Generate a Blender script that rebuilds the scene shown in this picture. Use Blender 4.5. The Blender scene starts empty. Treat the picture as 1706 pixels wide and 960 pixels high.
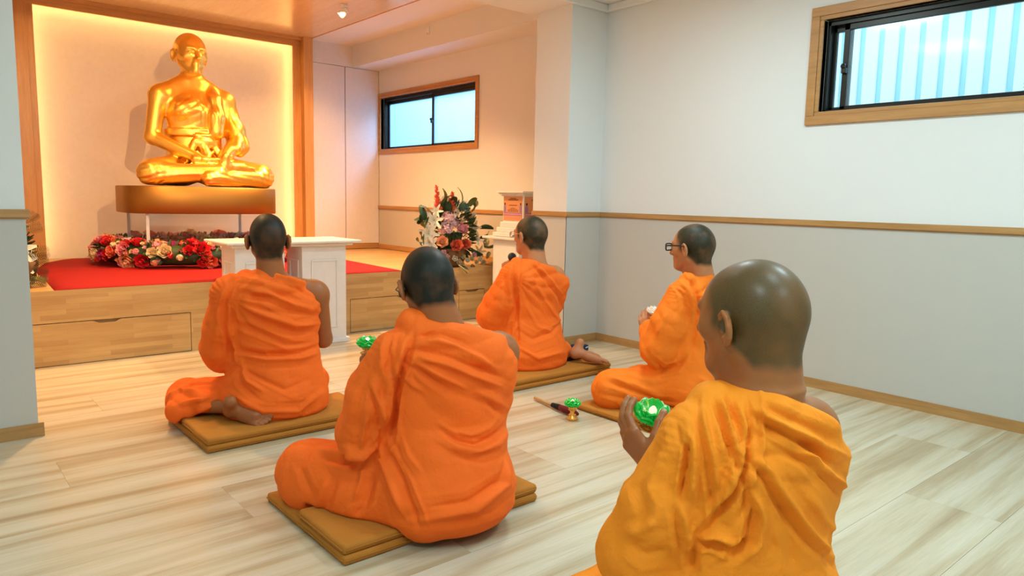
import bpy, bmesh, math, random
import numpy as np
from mathutils import Vector, Matrix
PI = math.pi
rnd = random.Random(7)
C = bpy.context.scene.collection
sc = bpy.context.scene

# ---------------------------------------------------------------- camera
F_PX = 1195.84
yaw, pitch, roll = math.radians(40.417), math.radians(-7.057), math.radians(1.2288)
CAM = np.array([0.0, 0.0, 1.05])
_f = np.array([math.sin(yaw)*math.cos(pitch), math.cos(yaw)*math.cos(pitch), math.sin(pitch)])
_r0 = np.array([math.cos(yaw), -math.sin(yaw), 0.0]); _u0 = np.cross(_r0, _f)
CR = _r0*math.cos(roll) + _u0*math.sin(roll)
CU = _u0*math.cos(roll) - _r0*math.sin(roll)
cd = bpy.data.cameras.new('camera'); cam = bpy.data.objects.new('camera', cd); C.objects.link(cam)
cd.sensor_fit = 'HORIZONTAL'; cd.sensor_width = 36.0; cd.lens = F_PX/1706*36.0; cd.clip_start = 0.05
cam.matrix_world = Matrix(((CR[0], CU[0], -_f[0], CAM[0]), (CR[1], CU[1], -_f[1], CAM[1]), (CR[2], CU[2], -_f[2], CAM[2]), (0, 0, 0, 1)))
sc.camera = cam

# ---------------------------------------------------------------- world, exposure
W = bpy.data.worlds.new('sky'); sc.world = W; W.use_nodes = True
W.node_tree.nodes['Background'].inputs[0].default_value = (0.62, 0.85, 1.0, 1)
W.node_tree.nodes['Background'].inputs[1].default_value = 1.6
sc.view_settings.view_transform = 'Standard'; sc.view_settings.look = 'None'
sc.view_settings.gamma = 1.0; sc.view_settings.use_curve_mapping = False
sc.view_settings.exposure = 0.0

# ---------------------------------------------------------------- lights of the room
def area(name, loc, size, power, col, rot=(0, 0, 0), sy=None, spread=PI):
    d = bpy.data.lights.new(name, 'AREA'); d.energy = power; d.color = col; d.size = size
    d.shape = 'RECTANGLE'; d.size_y = sy or size; d.spread = spread
    o = bpy.data.objects.new(name, d); C.objects.link(o); o.location = loc; o.rotation_euler = rot; return o
def spot(name, loc, target, power, col, ang, blend=0.4, rad=0.03):
    d = bpy.data.lights.new(name, 'SPOT'); d.energy = power; d.color = col; d.spot_size = math.radians(ang)
    d.spot_blend = blend; d.shadow_soft_size = rad
    o = bpy.data.objects.new(name, d); C.objects.link(o); o.location = loc
    v = Vector(target) - Vector(loc); o.rotation_euler = v.to_track_quat('-Z', 'Y').to_euler(); return o
NEUT = (0.735, 1.0, 1.07); WARM = (1.0, 0.49, 0.155)
for x, y, e in ((-0.3, 0.5, 24), (1.2, 0.3, 12), (2.5, 0.6, 28), (1.3, 2.4, 4), (2.6, 2.3, 26)):
    area('ceiling_light', (x, y, 2.40), 0.45, e, NEUT)
area('ceiling_light', (1.0, -0.9, 2.40), 0.7, 20, NEUT)  # rear lamp put in as fill from behind the camera
spot('track_spot', (1.25, 1.9, 2.36), (1.9, 6.4, 1.6), 330, (1.0, 0.52, 0.20), 38, 0.5, 0.025)
spot('altar_spot', (2.96, 5.70, 2.56), (2.0, 6.5, 1.5), 40, WARM, 95, 0.7, 0.03)
area('altar_downlight', (1.3, 5.2, 2.63), 0.12, 20, WARM, spread=2.2)
area('altar_downlight', (0.85, 4.45, 2.63), 0.12, 26, (1.0, .66, .32), spread=2.4)  # unseen lamp added to warm the floor at the left
area('altar_downlight', (2.75, 5.35, 2.63), 0.12, 44, (1.0, .60, .27), spread=2.0)
area('altar_downlight', (3.1, 6.3, 2.63), 0.12, 24, WARM, spread=2.2)
# daylight from the narrow strip of sky above the light well outside each window
area('well_sky', (4.85, 1.1, 3.2), 0.9, 50, (0.66, 0.88, 1.0), (0, math.radians(28), 0), 3.0)
area('well_sky', (5.15, 5.3, 3.0), 0.9, 210, (0.42, 0.60, 1.0), (0, math.radians(35), 0), 3.0)

# ---------------------------------------------------------------- materials
M = {}
class NT:
    def __init__(s, name):
        s.m = bpy.data.materials.new(name); s.m.use_nodes = True; s.t = s.m.node_tree
        s.b = s.t.nodes['Principled BSDF']; M[name] = s.m
    def n(s, typ, **k):
        x = s.t.nodes.new(typ)
        for a, v in k.items(): setattr(x, a, v)
        return x
    def l(s, a, b): s.t.links.new(a, b)
    def set(s, **k):
        for a, v in k.items():
            i = s.b.inputs[a.replace('_', ' ')]; i.default_value = v
        return s
    def coord(s, scale=(1, 1, 1), out='Object', rot=(0, 0, 0)):
        tc = s.n('ShaderNodeTexCoord'); mp = s.n('ShaderNodeMapping')
        mp.inputs['Scale'].default_value = scale; mp.inputs['Rotation'].default_value = rot
        s.l(tc.outputs[out], mp.inputs[0]); return mp.outputs[0]
    def noise(s, vec, scale, detail=4, rough=.5, dist=0):
        x = s.n('ShaderNodeTexNoise'); s.l(vec, x.inputs['Vector'])
        x.inputs['Scale'].default_value = scale; x.inputs['Detail'].default_value = detail
        x.inputs['Roughness'].default_value = rough; x.inputs['Distortion'].default_value = dist; return x.outputs['Fac']
    def ramp(s, fac, stops):
        x = s.n('ShaderNodeValToRGB'); e = x.color_ramp.elements
        while len(e) < len(stops): e.new(0.5)
        for i, (p, c) in enumerate(stops): e[i].position = p; e[i].color = (*c, 1) if len(c) == 3 else c
        s.l(fac, x.inputs[0]); return x.outputs[0]
    def mix(s, fac, a, b, mode='MIX'):
        x = s.n('ShaderNodeMix', data_type='RGBA', blend_type=mode)
        for i, v in ((0, fac), (6, a), (7, b)):
            if hasattr(v, 'is_linked') or hasattr(v, 'node'): s.l(v, x.inputs[i])
            else: x.inputs[i].default_value = v if i == 0 else (*v, 1)
        return x.outputs[2]
    def col(s, o): s.l(o, s.b.inputs['Base Color']); return s
    def bump(s, h, st=.3, dist=.002):
        x = s.n('ShaderNodeBump'); x.inputs['Strength'].default_value = st; x.inputs['Distance'].default_value = dist
        s.l(h, x.inputs['Height']); s.l(x.outputs[0], s.b.inputs['Normal']); return s

def simple(name, col, rough=.5, metal=0, var=.06, nscale=25, bump=.1, **k):
    t = NT(name); v = t.coord(); f = t.noise(v, nscale)
    t.col(t.mix(f, tuple(c*(1-var) for c in col), tuple(min(1, c*(1+var)) for c in col)))
    t.set(Roughness=rough, Metallic=metal, **k)
    if bump: t.bump(f, bump, .001)
    return t.m

def wallpaper(name, col):
    t = NT(name); v = t.coord((1, 1, 1)); a = t.noise(v, 160, 3); b = t.noise(v, 2.5, 2)
    t.col(t.mix(b, tuple(c*.985 for c in col), col)); t.set(Roughness=.75); t.bump(a, .25, .0012)
wallpaper('wallpaper', (0.75, 0.765, 0.75)); wallpaper('wainscot_paper', (0.53, 0.515, 0.465))
wallpaper('ceiling_paper', (0.80, 0.79, 0.75))

def wood(name, c1, c2, axis='x', scale=3.0, rough=.45, stretch=14, coat=0):
    t = NT(name); s3 = {'x': (1, stretch, stretch), 'y': (stretch, 1, stretch), 'z': (stretch, stretch, 1)}[axis]
    v = t.coord(s3); f = t.noise(v, scale, 6, .55, .6); g = t.noise(v, scale*9, 3)
    o = t.n('ShaderNodeObjectInfo')
    base = t.ramp(f, [(.3, c1), (.7, c2)]); t.col(t.mix(.12, base, t.ramp(g, [(.3, (.2, .2, .2)), (.7, (1, 1, 1))]), 'MULTIPLY'))
    t.set(Roughness=rough, Coat_Weight=coat); t.bump(g, .08, .0008)
wood('trim_wood', (.40, .205, .065), (.53, .29, .10), 'y'); wood('trim_wood_x', (.40, .205, .065), (.53, .29, .10), 'x')
wood('trim_wood_z', (.42, .22, .07), (.55, .30, .10), 'z')
wood('window_wood', (.42, .20, .06), (.55, .28, .09), 'y')
wood('altar_wood', (.55, .27, .08), (.66, .36, .12), 'z', rough=.35); wood('altar_wood_x', (.55, .27, .08), (.66, .36, .12), 'x', rough=.35)
wood('gold_ceiling', (.93, .66, .32), (.99, .74, .40), 'y', 2.0, .25, 10, coat=.3); M['gold_ceiling'].node_tree.nodes['Principled BSDF'].inputs['Metallic'].default_value = .3

# laminate floor: long soft streaks along x, different on every plank
t = NT('laminate'); tc = t.n('ShaderNodeTexCoord'); oi = t.n('ShaderNodeObjectInfo'); ad = t.n('ShaderNodeVectorMath', operation='MULTIPLY_ADD')
cmb = t.n('ShaderNodeCombineXYZ'); t.l(oi.outputs['Random'], cmb.inputs[0]); t.l(oi.outputs['Random'], cmb.inputs[1]); t.l(oi.outputs['Random'], cmb.inputs[2])
t.l(cmb.outputs[0], ad.inputs[0]); ad.inputs[1].default_value = (37, 37, 37); t.l(tc.outputs['Object'], ad.inputs[2])
mp = t.n('ShaderNodeMapping'); mp.inputs['Scale'].default_value = (.36, 6.0, 1); t.l(ad.outputs[0], mp.inputs[0])
f = t.noise(mp.outputs[0], 1.7, 5, .55, .35)
mp2 = t.n('ShaderNodeMapping'); mp2.inputs['Scale'].default_value = (3, 90, 1); t.l(ad.outputs[0], mp2.inputs[0])
g = t.noise(mp2.outputs[0], 2.0, 4, .6)
c = t.ramp(f, [(.26, (.36, .26, .145)), (.40, (.48, .375, .23)), (.50, (.58, .495, .345)), (.62, (.65, .575, .435)), (.8, (.60, .52, .38))])
c = t.mix(.25, c, t.ramp(g, [(.3, (.55, .5, .42)), (.7, (1, 1, 1))]), 'MULTIPLY')
hv = t.n('ShaderNodeHueSaturation'); t.l(c, hv.inputs['Color'])
mr = t.n('ShaderNodeMapRange'); mr.inputs[3].default_value = .96; mr.inputs[4].default_value = 1.04; t.l(oi.outputs['Random'], mr.inputs[0]); t.l(mr.outputs[0], hv.inputs['Value'])
t.col(hv.outputs[0]); t.set(Roughness=.27, Coat_Weight=.15, Coat_Roughness=.2); t.bump(g, .05, .0006)

# finger-jointed butcher block
def block(name, rot=(PI/2, 0, 0)):
    t = NT(name); v = t.coord((1, 1, 1), rot=rot); br = t.n('ShaderNodeTexBrick'); t.l(v, br.inputs['Vector'])
    for k, x in dict(Scale=1.0, **{'Mortar Size': .0006, 'Mortar Smooth': .3, 'Bias': 0.0, 'Brick Width': .36, 'Row Height': .031}).items(): br.inputs[k].default_value = x
    br.offset = .37; br.squash = 1.35; br.squash_frequency = 3; br.offset_frequency = 2
    br.inputs['Color1'].default_value = (.42, .23, .075, 1); br.inputs['Color2'].default_value = (.66, .43, .175, 1); br.inputs['Mortar'].default_value = (.36, .2, .07, 1)
    v2 = t.coord((2.5, 40, 40)); g = t.noise(v2, 3, 5, .6); n2 = t.noise(t.coord((1.2, 9, 9)), 2.2, 3)
    c = t.mix(.30, br.outputs[0], t.ramp(g, [(.25, (.5, .42, .3)), (.7, (1, 1, 1))]), 'MULTIPLY')
    c = t.mix(.5, c, t.ramp(n2, [(.35, (.62, .40, .16)), (.65, (.50, .29, .10))])); t.col(c); t.set(Roughness=.4); t.bump(g, .05, .0006)
block('block_wood'); block('block_top', (0, 0, 0))

def cloth(name, c, dark=.8, rough=.8, weave=True):
    t = NT(name); v = t.coord((1, 1, 1)); a = t.noise(v, 9, 5, .6); b = t.noise(v, 45, 4, .6, .6); w = t.noise(v, 700, 2)
    t.col(t.mix(a, tuple(x*dark for x in c), c)); t.set(Roughness=rough, Sheen_Weight=.25, Sheen_Roughness=.5, Sheen_Tint=(c[0], min(1, c[1]*1.6), c[2]*2, 1), Specular_IOR_Level=.25)
    m_ = t.n('ShaderNodeMath', operation='MULTIPLY_ADD'); t.l(w, m_.inputs[0]); m_.inputs[1].default_value = .18; t.l(b, m_.inputs[2])
    t.bump(m_.outputs[0], .5, .006)
    return t.m
cloth('robe_deep', (1.0, .155, .012)); cloth('robe_mid', (1.0, .165, .012)); cloth('robe_light', (1.0, .21, .012)); cloth('robe_amber', (1.0, .285, .014))
cloth('cushion_cloth', (.46, .17, .022), .9, .85); cloth('red_cloth', (.34, .008, .009), .85)
cloth('navy_cloth', (.01, .03, .08), .8); cloth('black_cloth', (.01, .01, .012), .8); cloth('maroon_cloth', (.14, .012, .01), .8)

def skin(name, c, stub):
    t = NT(name); at = t.n('ShaderNodeAttribute', attribute_name='hair'); v = t.coord(); n1 = t.noise(v, 30, 5, .6); n2 = t.noise(v, 900, 2); n3 = t.noise(v, 12, 3)
    sk = t.mix(n1, tuple(x*.86 for x in c), tuple(min(1, x*1.1) for x in c))
    st = t.mix(t.ramp(n2, [(.35, (0, 0, 0)), (.6, (1, 1, 1))]), tuple(x*.55 for x in stub), stub)
    st = t.mix(t.ramp(n3, [(.45, (0, 0, 0)), (.75, (.55, .55, .55))]), st, tuple(.5*a+.5*b for a, b in zip(c, stub)))
    t.col(t.mix(at.outputs['Fac'], sk, st)); t.l(t.ramp(at.outputs['Fac'], [(0, (.45,)*3), (1, (.52,)*3)]), t.b.inputs['Roughness']); t.set(Specular_IOR_Level=.26, Subsurface_Weight=.0, Subsurface_Radius=(.02, .008, .004), Subsurface_Scale=.4)
    t.bump(t.noise(v, 350, 3), .12, .0008)
skin('skin_dark', (.34, .115, .036), (.012, .012, .006)); skin('skin_warm', (.50, .20, .082), (.036, .030, .014)); skin('skin_tan', (.34, .118, .034), (.115, .066, .019)); M['skin_tan'].node_tree.nodes['Principled BSDF'].inputs['Coat_Weight' if False else 'Coat Weight'].default_value = .22; M['skin_tan'].node_tree.nodes['Principled BSDF'].inputs['Coat Roughness'].default_value = .28
simple('nail', (.45, .24, .16), .3); simple('black_plastic', (.012, .012, .014), .25); simple('dark_frame', (.02, .018, .015), .3, .3)
simple('gold_wire', (.7, .5, .25), .25, 1, bump=0); simple('white_paint', (.74, .73, .70), .4); simple('cabinet_white', (.74, .70, .66), .35)
simple('statue_gold', (1.0, .62, .13), .36, 1.0, .05, 14, .12); simple('slab_gold', (.36, .185, .045), .5, 1.0, .05, 5, .03)
simple('aluminium_dark', (.022, .02, .016), .35, .6); simple('brass', (.65, .4, .12), .3, 1); simple('white_plastic', (.8, .79, .76), .3)
simple('stick_wood', (.50, .27, .09), .5); simple('mic_grille', (.05, .06, .065), .45, .7, .3, 900, .8)

t = NT('lens'); t.set(Base_Color=(.95, .97, 1, 1), Roughness=.02, Transmission_Weight=1.0, IOR=1.05)
def crystal(name, c, e=0):
    t = NT(name); f = t.noise(t.coord(), 60, 2); t.col(t.mix(f, tuple(x*.8 for x in c), c)); t.set(Roughness=.08, Transmission_Weight=.55, IOR=1.45, Emission_Color=(*c, 1), Emission_Strength=e)
crystal('green_crystal', (.02, .72, .10), .06); crystal('white_crystal', (.95, .88, .74), .12)
def glow(name, c, s):
    t = NT(name); t.set(Base_Color=(0, 0, 0, 1), Emission_Color=(*c, 1), Emission_Strength=s)
glow('led', (1.0, .64, .22), 19); glow('candle_led', (1.0, .97, .66), 1.1); glow('bulb', (1.0, .85, .6), 12)

# window glass lets light through, obscured
def pane(name, tint, frost):
    t = NT(name); tr = t.n('ShaderNodeBsdfTransparent'); tr.inputs[0].default_value = (*tint, 1)
    tl = t.n('ShaderNodeBsdfTranslucent'); tl.inputs[0].default_value = (*tint, 1)
    gl = t.n('ShaderNodeBsdfGlossy'); gl.inputs['Roughness'].default_value = .08
    m1 = t.n('ShaderNodeMixShader'); m1.inputs[0].default_value = frost; t.l(tr.outputs[0], m1.inputs[1]); t.l(tl.outputs[0], m1.inputs[2])
    m2 = t.n('ShaderNodeMixShader'); m2.inputs[0].default_value = .05; t.l(m1.outputs[0], m2.inputs[1]); t.l(gl.outputs[0], m2.inputs[2])
    t.l(m2.outputs[0], t.t.nodes['Material Output'].inputs[0])
pane('wired_glass', (.90, .98, 1.0), .08); pane('clear_acrylic', (.97, .98, 1.0), .04); simple('acrylic_edge_glint', (.85, .86, .88), .25, bump=0, Transmission_Weight=.3); pane('frosted_glass', (.80, .94, 1.0), .30)
simple('fence_sheet', (.92, .93, .90), .6); simple('fence_valley_shade', (.42, .78, .80), .6); simple('fence_blue', (.36, .66, .76), .5)
simple('concrete', (.45, .45, .44), .9)

# ---------------------------------------------------------------- building helpers
def link(name, me, mat=None, parent=None, kind=None, label=None, cat=None, group=None):
    o = bpy.data.objects.new(name, me); C.objects.link(o)
    if mat is not None and me is not None and not me.materials: me.materials.append(M[mat] if isinstance(mat, str) else mat)
    if parent is not None: o.parent = parent
    for k, v in (('kind', kind), ('label', label), ('category', cat), ('group', group)):
        if v: o[k] = v
    return o
def thing(name, label, cat, loc=(0, 0, 0), rz=0, group=None):
    o = link(name, None, label=label, cat=cat, group=group); o.location = loc; o.rotation_euler = (0, 0, rz); o.empty_display_size = .05; return o
def bm_mesh(bm, name='m', smooth=False):
    me = bpy.data.meshes.new(name); bmesh.ops.recalc_face_normals(bm, faces=bm.faces); bm.to_mesh(me); bm.free()
    if smooth: me.polygons.foreach_set('use_smooth', [True]*len(me.polygons))
    return me
def add_box(bm, x0, x1, y0, y1, z0, z1, bev=0):
    r = bmesh.ops.create_cube(bm, size=1.0, matrix=Matrix.Translation(((x0+x1)/2, (y0+y1)/2, (z0+z1)/2)) @ Matrix.Diagonal((abs(x1-x0), abs(y1-y0), abs(z1-z0), 1)))
    if bev:
        es = list({e for v in r['verts'] for e in v.link_edges}); bmesh.ops.bevel(bm, geom=es, offset=bev, segments=2, affect='EDGES', profile=.5)
def box(name, x0, x1, y0, y1, z0, z1, mat, parent=None, bev=0, **k):
    bm = bmesh.new(); add_box(bm, x0, x1, y0, y1, z0, z1, bev); return link(name, bm_mesh(bm), mat, parent, **k)
def boxes(name, bs, mat, parent=None, bev=0, **k):
    bm = bmesh.new()
    for b in bs: add_box(bm, *b, bev)
    return link(name, bm_mesh(bm), mat, parent, **k)
def struct(name, bs, mat, parent=None, bev=0):
    return boxes(name, bs, mat, parent, bev, kind=None if parent is not None else 'structure')
def lathe(bm, prof, c=(0, 0, 0), n=24, mtx=None):
    rings = []
    for r, z in prof:
        rings.append([bm.verts.new((c[0]+r*math.cos(2*PI*i/n), c[1]+r*math.sin(2*PI*i/n), c[2]+z)) for i in range(n)])
    for a, b in zip(rings, rings[1:]):
        for i in range(n): bm.faces.new((a[i], a[(i+1) % n], b[(i+1) % n], b[i]))
    if prof[0][0] > 1e-5: bm.faces.new(rings[0][::-1])
    if prof[-1][0] > 1e-5: bm.faces.new(rings[-1])
    if mtx is not None: bmesh.ops.transform(bm, matrix=mtx, verts=[v for r in rings for v in r])
def tube(bm, pts, rad, n=8):
    pts = [Vector(p) for p in pts]; rings = []
    rads = rad if hasattr(rad, '__len__') else [rad]*len(pts)
    for i, p in enumerate(pts):
        d = (pts[min(i+1, len(pts)-1)] - pts[max(i-1, 0)]).normalized(); a = d.orthogonal().normalized() if i == 0 else (a - d*a.dot(d)).normalized(); b = d.cross(a)
        rings.append([bm.verts.new(p + (a*math.cos(2*PI*k/n) + b*math.sin(2*PI*k/n))*rads[i]) for k in range(n)])
    for a_, b_ in zip(rings, rings[1:]):
        for k in range(n): bm.faces.new((a_[k], a_[(k+1) % n], b_[(k+1) % n], b_[k]))
    bm.faces.new(rings[0][::-1]); bm.faces.new(rings[-1])
# ---------------------------------------------------------------- implicit surfaces for the figures
def frac_noise(P, scale, seed=0):
    q = P*scale + seed*17.31; i = np.floor(q).astype(np.int64); f = (q - i).astype(np.float32); f = f*f*(3-2*f)
    def h(a, b, c):
        n = (a*73856093) ^ (b*19349663) ^ (c*83492791) ^ (seed*2654435); n = (n ^ (n >> 13))*1274126177 & 0x7fffffff
        return ((n ^ (n >> 16)) & 0xffff).astype(np.float32)/65535.0
    o = 0
    for dx in (0, 1):
        for dy in (0, 1):
            for dz in (0, 1):
                w = (f[:, 0] if dx else 1-f[:, 0])*(f[:, 1] if dy else 1-f[:, 1])*(f[:, 2] if dz else 1-f[:, 2])
                o = o + w*h(i[:, 0]+dx, i[:, 1]+dy, i[:, 2]+dz)
    return o
def V3(*a): return np.array(a, np.float32)
def rc(P, a, b, ra, rb):
    a = V3(*a); b = V3(*b); d = b-a; L = float(d@d) + 1e-9
    X, Y, Z = P[0]-a[0], P[1]-a[1], P[2]-a[2]
    t = np.clip((X*d[0]+Y*d[1]+Z*d[2])/L, 0, 1)
    return np.sqrt((X-t*d[0])**2 + (Y-t*d[1])**2 + (Z-t*d[2])**2) - (ra + (rb-ra)*t)
def chain(P, pts, rs, k=.01):
    o = rc(P, pts[0], pts[1], rs[0], rs[1])
    for i in range(1, len(pts)-1): o = smin(o, rc(P, pts[i], pts[i+1], rs[i], rs[i+1]), k)
    return o
def ell(P, c, r, rot=None):
    X, Y, Z = P[0]-c[0], P[1]-c[1], P[2]-c[2]
    if rot is not None:
        R = rot; X, Y, Z = R[0, 0]*X+R[1, 0]*Y+R[2, 0]*Z, R[0, 1]*X+R[1, 1]*Y+R[2, 1]*Z, R[0, 2]*X+R[1, 2]*Y+R[2, 2]*Z
    k0 = np.sqrt((X/r[0])**2+(Y/r[1])**2+(Z/r[2])**2); k1 = np.sqrt((X/r[0]**2)**2+(Y/r[1]**2)**2+(Z/r[2]**2)**2) + 1e-9
    return k0*(k0-1)/k1
def smin(a, b, k):
    h = np.clip(.5+.5*(b-a)/k, 0, 1); return b + (a-b)*h - k*h*(1-h)
def smax(a, b, k): return -smin(-a, -b, k)
def loft(P, rows):
    rows = np.array(rows, float); z = P[2]; zz = rows[:, 0]
    g = [np.interp(z, zz, rows[:, i]).astype(np.float32) for i in range(1, 5)]
    X = (P[0]-g[0])/g[2]; Y = (P[1]-g[1])/g[3]
    r = np.sqrt(X*X+Y*Y)
    d = (r-1)*np.sqrt((X*g[2])**2+(Y*g[3])**2)/(r+1e-6)
    return smax(d, np.maximum(zz[0]-z, z-zz[-1]), .03)
def rotm(ax, ang):
    return np.array(Matrix.Rotation(math.radians(ang), 3, ax))
def snets(F, xs, ys, zs):
    I = F < 0; n = I.shape
    cnt = np.zeros((n[0]-1, n[1]-1, n[2]-1), np.uint8)
    for a in (0, 1):
        for b in (0, 1):
            for c in (0, 1): cnt += I[a:n[0]-1+a, b:n[1]-1+b, c:n[2]-1+c]
    act = np.argwhere((cnt > 0) & (cnt < 8)); idx = np.full(cnt.shape, -1, np.int32); idx[act[:, 0], act[:, 1], act[:, 2]] = np.arange(len(act))
    cor = [(a, b, c) for a in (0, 1) for b in (0, 1) for c in (0, 1)]
    val = {q: F[act[:, 0]+q[0], act[:, 1]+q[1], act[:, 2]+q[2]] for q in cor}
    acc = np.zeros((len(act), 3)); num = np.zeros(len(act))
    for q in cor:
        for ax in range(3):
            if q[ax] == 0:
                r = list(q); r[ax] = 1; r = tuple(r); a, b = val[q], val[r]; m = (a < 0) != (b < 0)
                t = np.where(m, a/(a-b+1e-20*(a == b)), 0); p = np.tile(np.array(q, float), (len(act), 1)); p[:, ax] += t
                acc += p*m[:, None]; num += m
    q = acc/num[:, None]
    V = np.empty((len(act), 3))
    for ax, s in enumerate((xs, ys, zs)):
        i = act[:, ax]; V[:, ax] = s[i] + q[:, ax]*(s[i+1]-s[i])
    quads = []
    for ax in range(3):
        o = [1, 2] if ax == 0 else ([2, 0] if ax == 1 else [0, 1])
        sl0 = [slice(None)]*3; sl1 = [slice(None)]*3; sl0[ax] = slice(0, -1); sl1[ax] = slice(1, None)
        A, B = I[tuple(sl0)], I[tuple(sl1)]; e = np.argwhere(A != B)
        ok = (e[:, o[0]] > 0) & (e[:, o[1]] > 0) & (e[:, o[0]] < n[o[0]]-1) & (e[:, o[1]] < n[o[1]]-1); e = e[ok]
        c = []
        for d0, d1 in ((-1, -1), (0, -1), (0, 0), (-1, 0)):
            f = e.copy(); f[:, o[0]] += d0; f[:, o[1]] += d1; c.append(idx[f[:, 0], f[:, 1], f[:, 2]])
        c = np.stack(c, 1); s = A[e[:, 0], e[:, 1], e[:, 2]]
        c[~s] = c[~s][:, ::-1]; quads.append(c)
    Q = np.concatenate(quads); Q = Q[(Q >= 0).all(1)]
    return V, Q
def grid(lo, hi, step, fine=None):
    """axis samples; fine = (a, b, s): spacing s inside a..b"""
    out = [lo]
    while out[-1] < hi:
        v = out[-1]; s = step
        if fine:
            d = max(fine[0]-v, v-fine[1], 0); s = min(step, fine[2] + d*.35)
        out.append(v+s)
    return np.array(out)
def sdf_mesh(parts):
    """parts: list of (function, xs, ys, zs, matrix3 or None, origin)"""
    Vs, Qs, n = [], [], 0
    for fn, xs, ys, zs in parts:
        P = (xs[:, None, None].astype(np.float32), ys[None, :, None].astype(np.float32), zs[None, None, :].astype(np.float32))
        F = np.broadcast_to(fn(P), (len(xs), len(ys), len(zs)))
        V, Q = snets(F, xs, ys, zs); Vs.append(V); Qs.append(Q+n); n += len(V)
    return np.concatenate(Vs), np.concatenate(Qs)
def np_mesh(name, V, Q, smooth=True):
    me = bpy.data.meshes.new(name); me.vertices.add(len(V)); me.vertices.foreach_set('co', V.astype(np.float32).ravel())
    k = Q.shape[1]; me.loops.add(Q.size); me.loops.foreach_set('vertex_index', Q.astype(np.int32).ravel())
    me.polygons.add(len(Q)); me.polygons.foreach_set('loop_start', np.arange(0, Q.size, k, dtype=np.int32))
    me.update(calc_edges=True)
    me.polygons.foreach_set('use_smooth', np.ones(len(Q), bool)); return me
def vnorm(me):
    a = np.empty(len(me.vertices)*3, np.float32); me.vertices.foreach_get('normal', a); return a.reshape(-1, 3)
def relax(V, Q, it=2, lam=.5):
    for _ in range(it):
        A = np.zeros_like(V); w = np.zeros(len(V))
        for k in range(4):
            a, b = Q[:, k], Q[:, (k+1) % 4]; np.add.at(A, a, V[b]); np.add.at(w, a, 1); np.add.at(A, b, V[a]); np.add.at(w, b, 1)
        V = V + lam*(A/w[:, None]-V)
    return V
# ---------------------------------------------------------------- the room shell
XR, XA, YP, XP, YL, XL, YF, YC, YB = 3.99, 4.187, 3.688, 3.637, 3.567, 0.393, 4.953, 7.29, 7.38
ZC, ZS, ZA = 2.45, 2.40, 2.66
floor = struct('floor', [(-1.45, 4.4, -1.6, 7.6, -.12, -.012)], 'laminate')
plank_cache = {}
PW, PL = .3125, 1.82
r = 0; y = .676-3*.3125
while y < 4.95:
    x = 1.937 - PL*2 + (((r-7)*.385) % 1.0)*PL
    while x > -.9: x -= PL
    while x < 3.99:
        x0, x1 = max(x, -1.0), min(x+PL, 3.988); y1 = min(y+PW, 4.99)
        if x1 - x0 > .02:
            key = (round(x1-x0, 3), round(y1-y, 3))
            if key not in plank_cache:
                bm = bmesh.new(); add_box(bm, .0003, key[0]-.0003, .0003, key[1]-.0003, -.012, 0); plank_cache[key] = bm_mesh(bm, 'plank')
            o = link('plank', plank_cache[key], 'laminate', floor); o.location = (x0, y, 0)
        x += PL
    y += PW; r += 1

# right wall with the high window
WY0, WY1, WZ0, WZ1 = .62, 2.05, 1.575, 2.075
def wall_y(name, x0, x1, y0, y1, z1, hole=None, z0=0):
    if hole:
        a, b, c, d = hole
        bs = [(x0, x1, y0, a, z0, z1), (x0, x1, b, y1, z0, z1), (x0, x1, a, b, z0, c), (x0, x1, a, b, d, z1)]
    else: bs = [(x0, x1, y0, y1, z0, z1)]
    return struct(name, bs, 'wallpaper')
wr = wall_y('wall_right', XR, XR+.14, -1.6, YP, ZC+.1, (WY0, WY1, WZ0, WZ1))
struct('wainscot_panel', [(XR-.0025, XR, -1.6, YP, .05, .94)], 'wainscot_paper', wr)
AY0, AY1, AZ0, AZ1 = 5.50, 7.25, 1.575, 2.135
wa = wall_y('wall_alcove', XA, XA+.14, YP+.2, 7.6, ZA+.1, (AY0, AY1, AZ0, AZ1))
struct('wainscot_panel', [(XA-.0025, XA, YP+.36, 7.3, .46, .905)], 'wainscot_paper', wa)
wp = struct('wall_pillar', [(XP, XR+.14, YP, YP+.36, 0, ZA+.1)], 'wallpaper')
struct('wainscot_panel', [(XP-.0025, XP, YP-.0025, YP+.36, .05, .94), (XP-.0025, XR-.003, YP-.0025, YP, .05, .94)], 'wainscot_paper', wp)
wl = struct('wall_left_front', [(-1.45, XL, YL, YL+.14, 0, ZA+.1)], 'wallpaper')
struct('wainscot_panel', [(-1.45, XL, YL-.0025, YL, .05, .935)], 'wainscot_paper', wl)
struct('wall_left', [(-1.6, -1.45, -1.6, YL, 0, ZA)], 'wallpaper')
struct('wall_rear', [(-1.6, 4.2, -1.75, -1.6, 0, ZA)], 'wallpaper')
struct('wall_altar_left', [(.24, .365, YL+.14, 7.6, 0, ZA+.1)], 'wallpaper')
struct('wall_back', [(.24, 4.3, YB, YB+.15, 0, ZA+.1)], 'cabinet_white')
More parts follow.
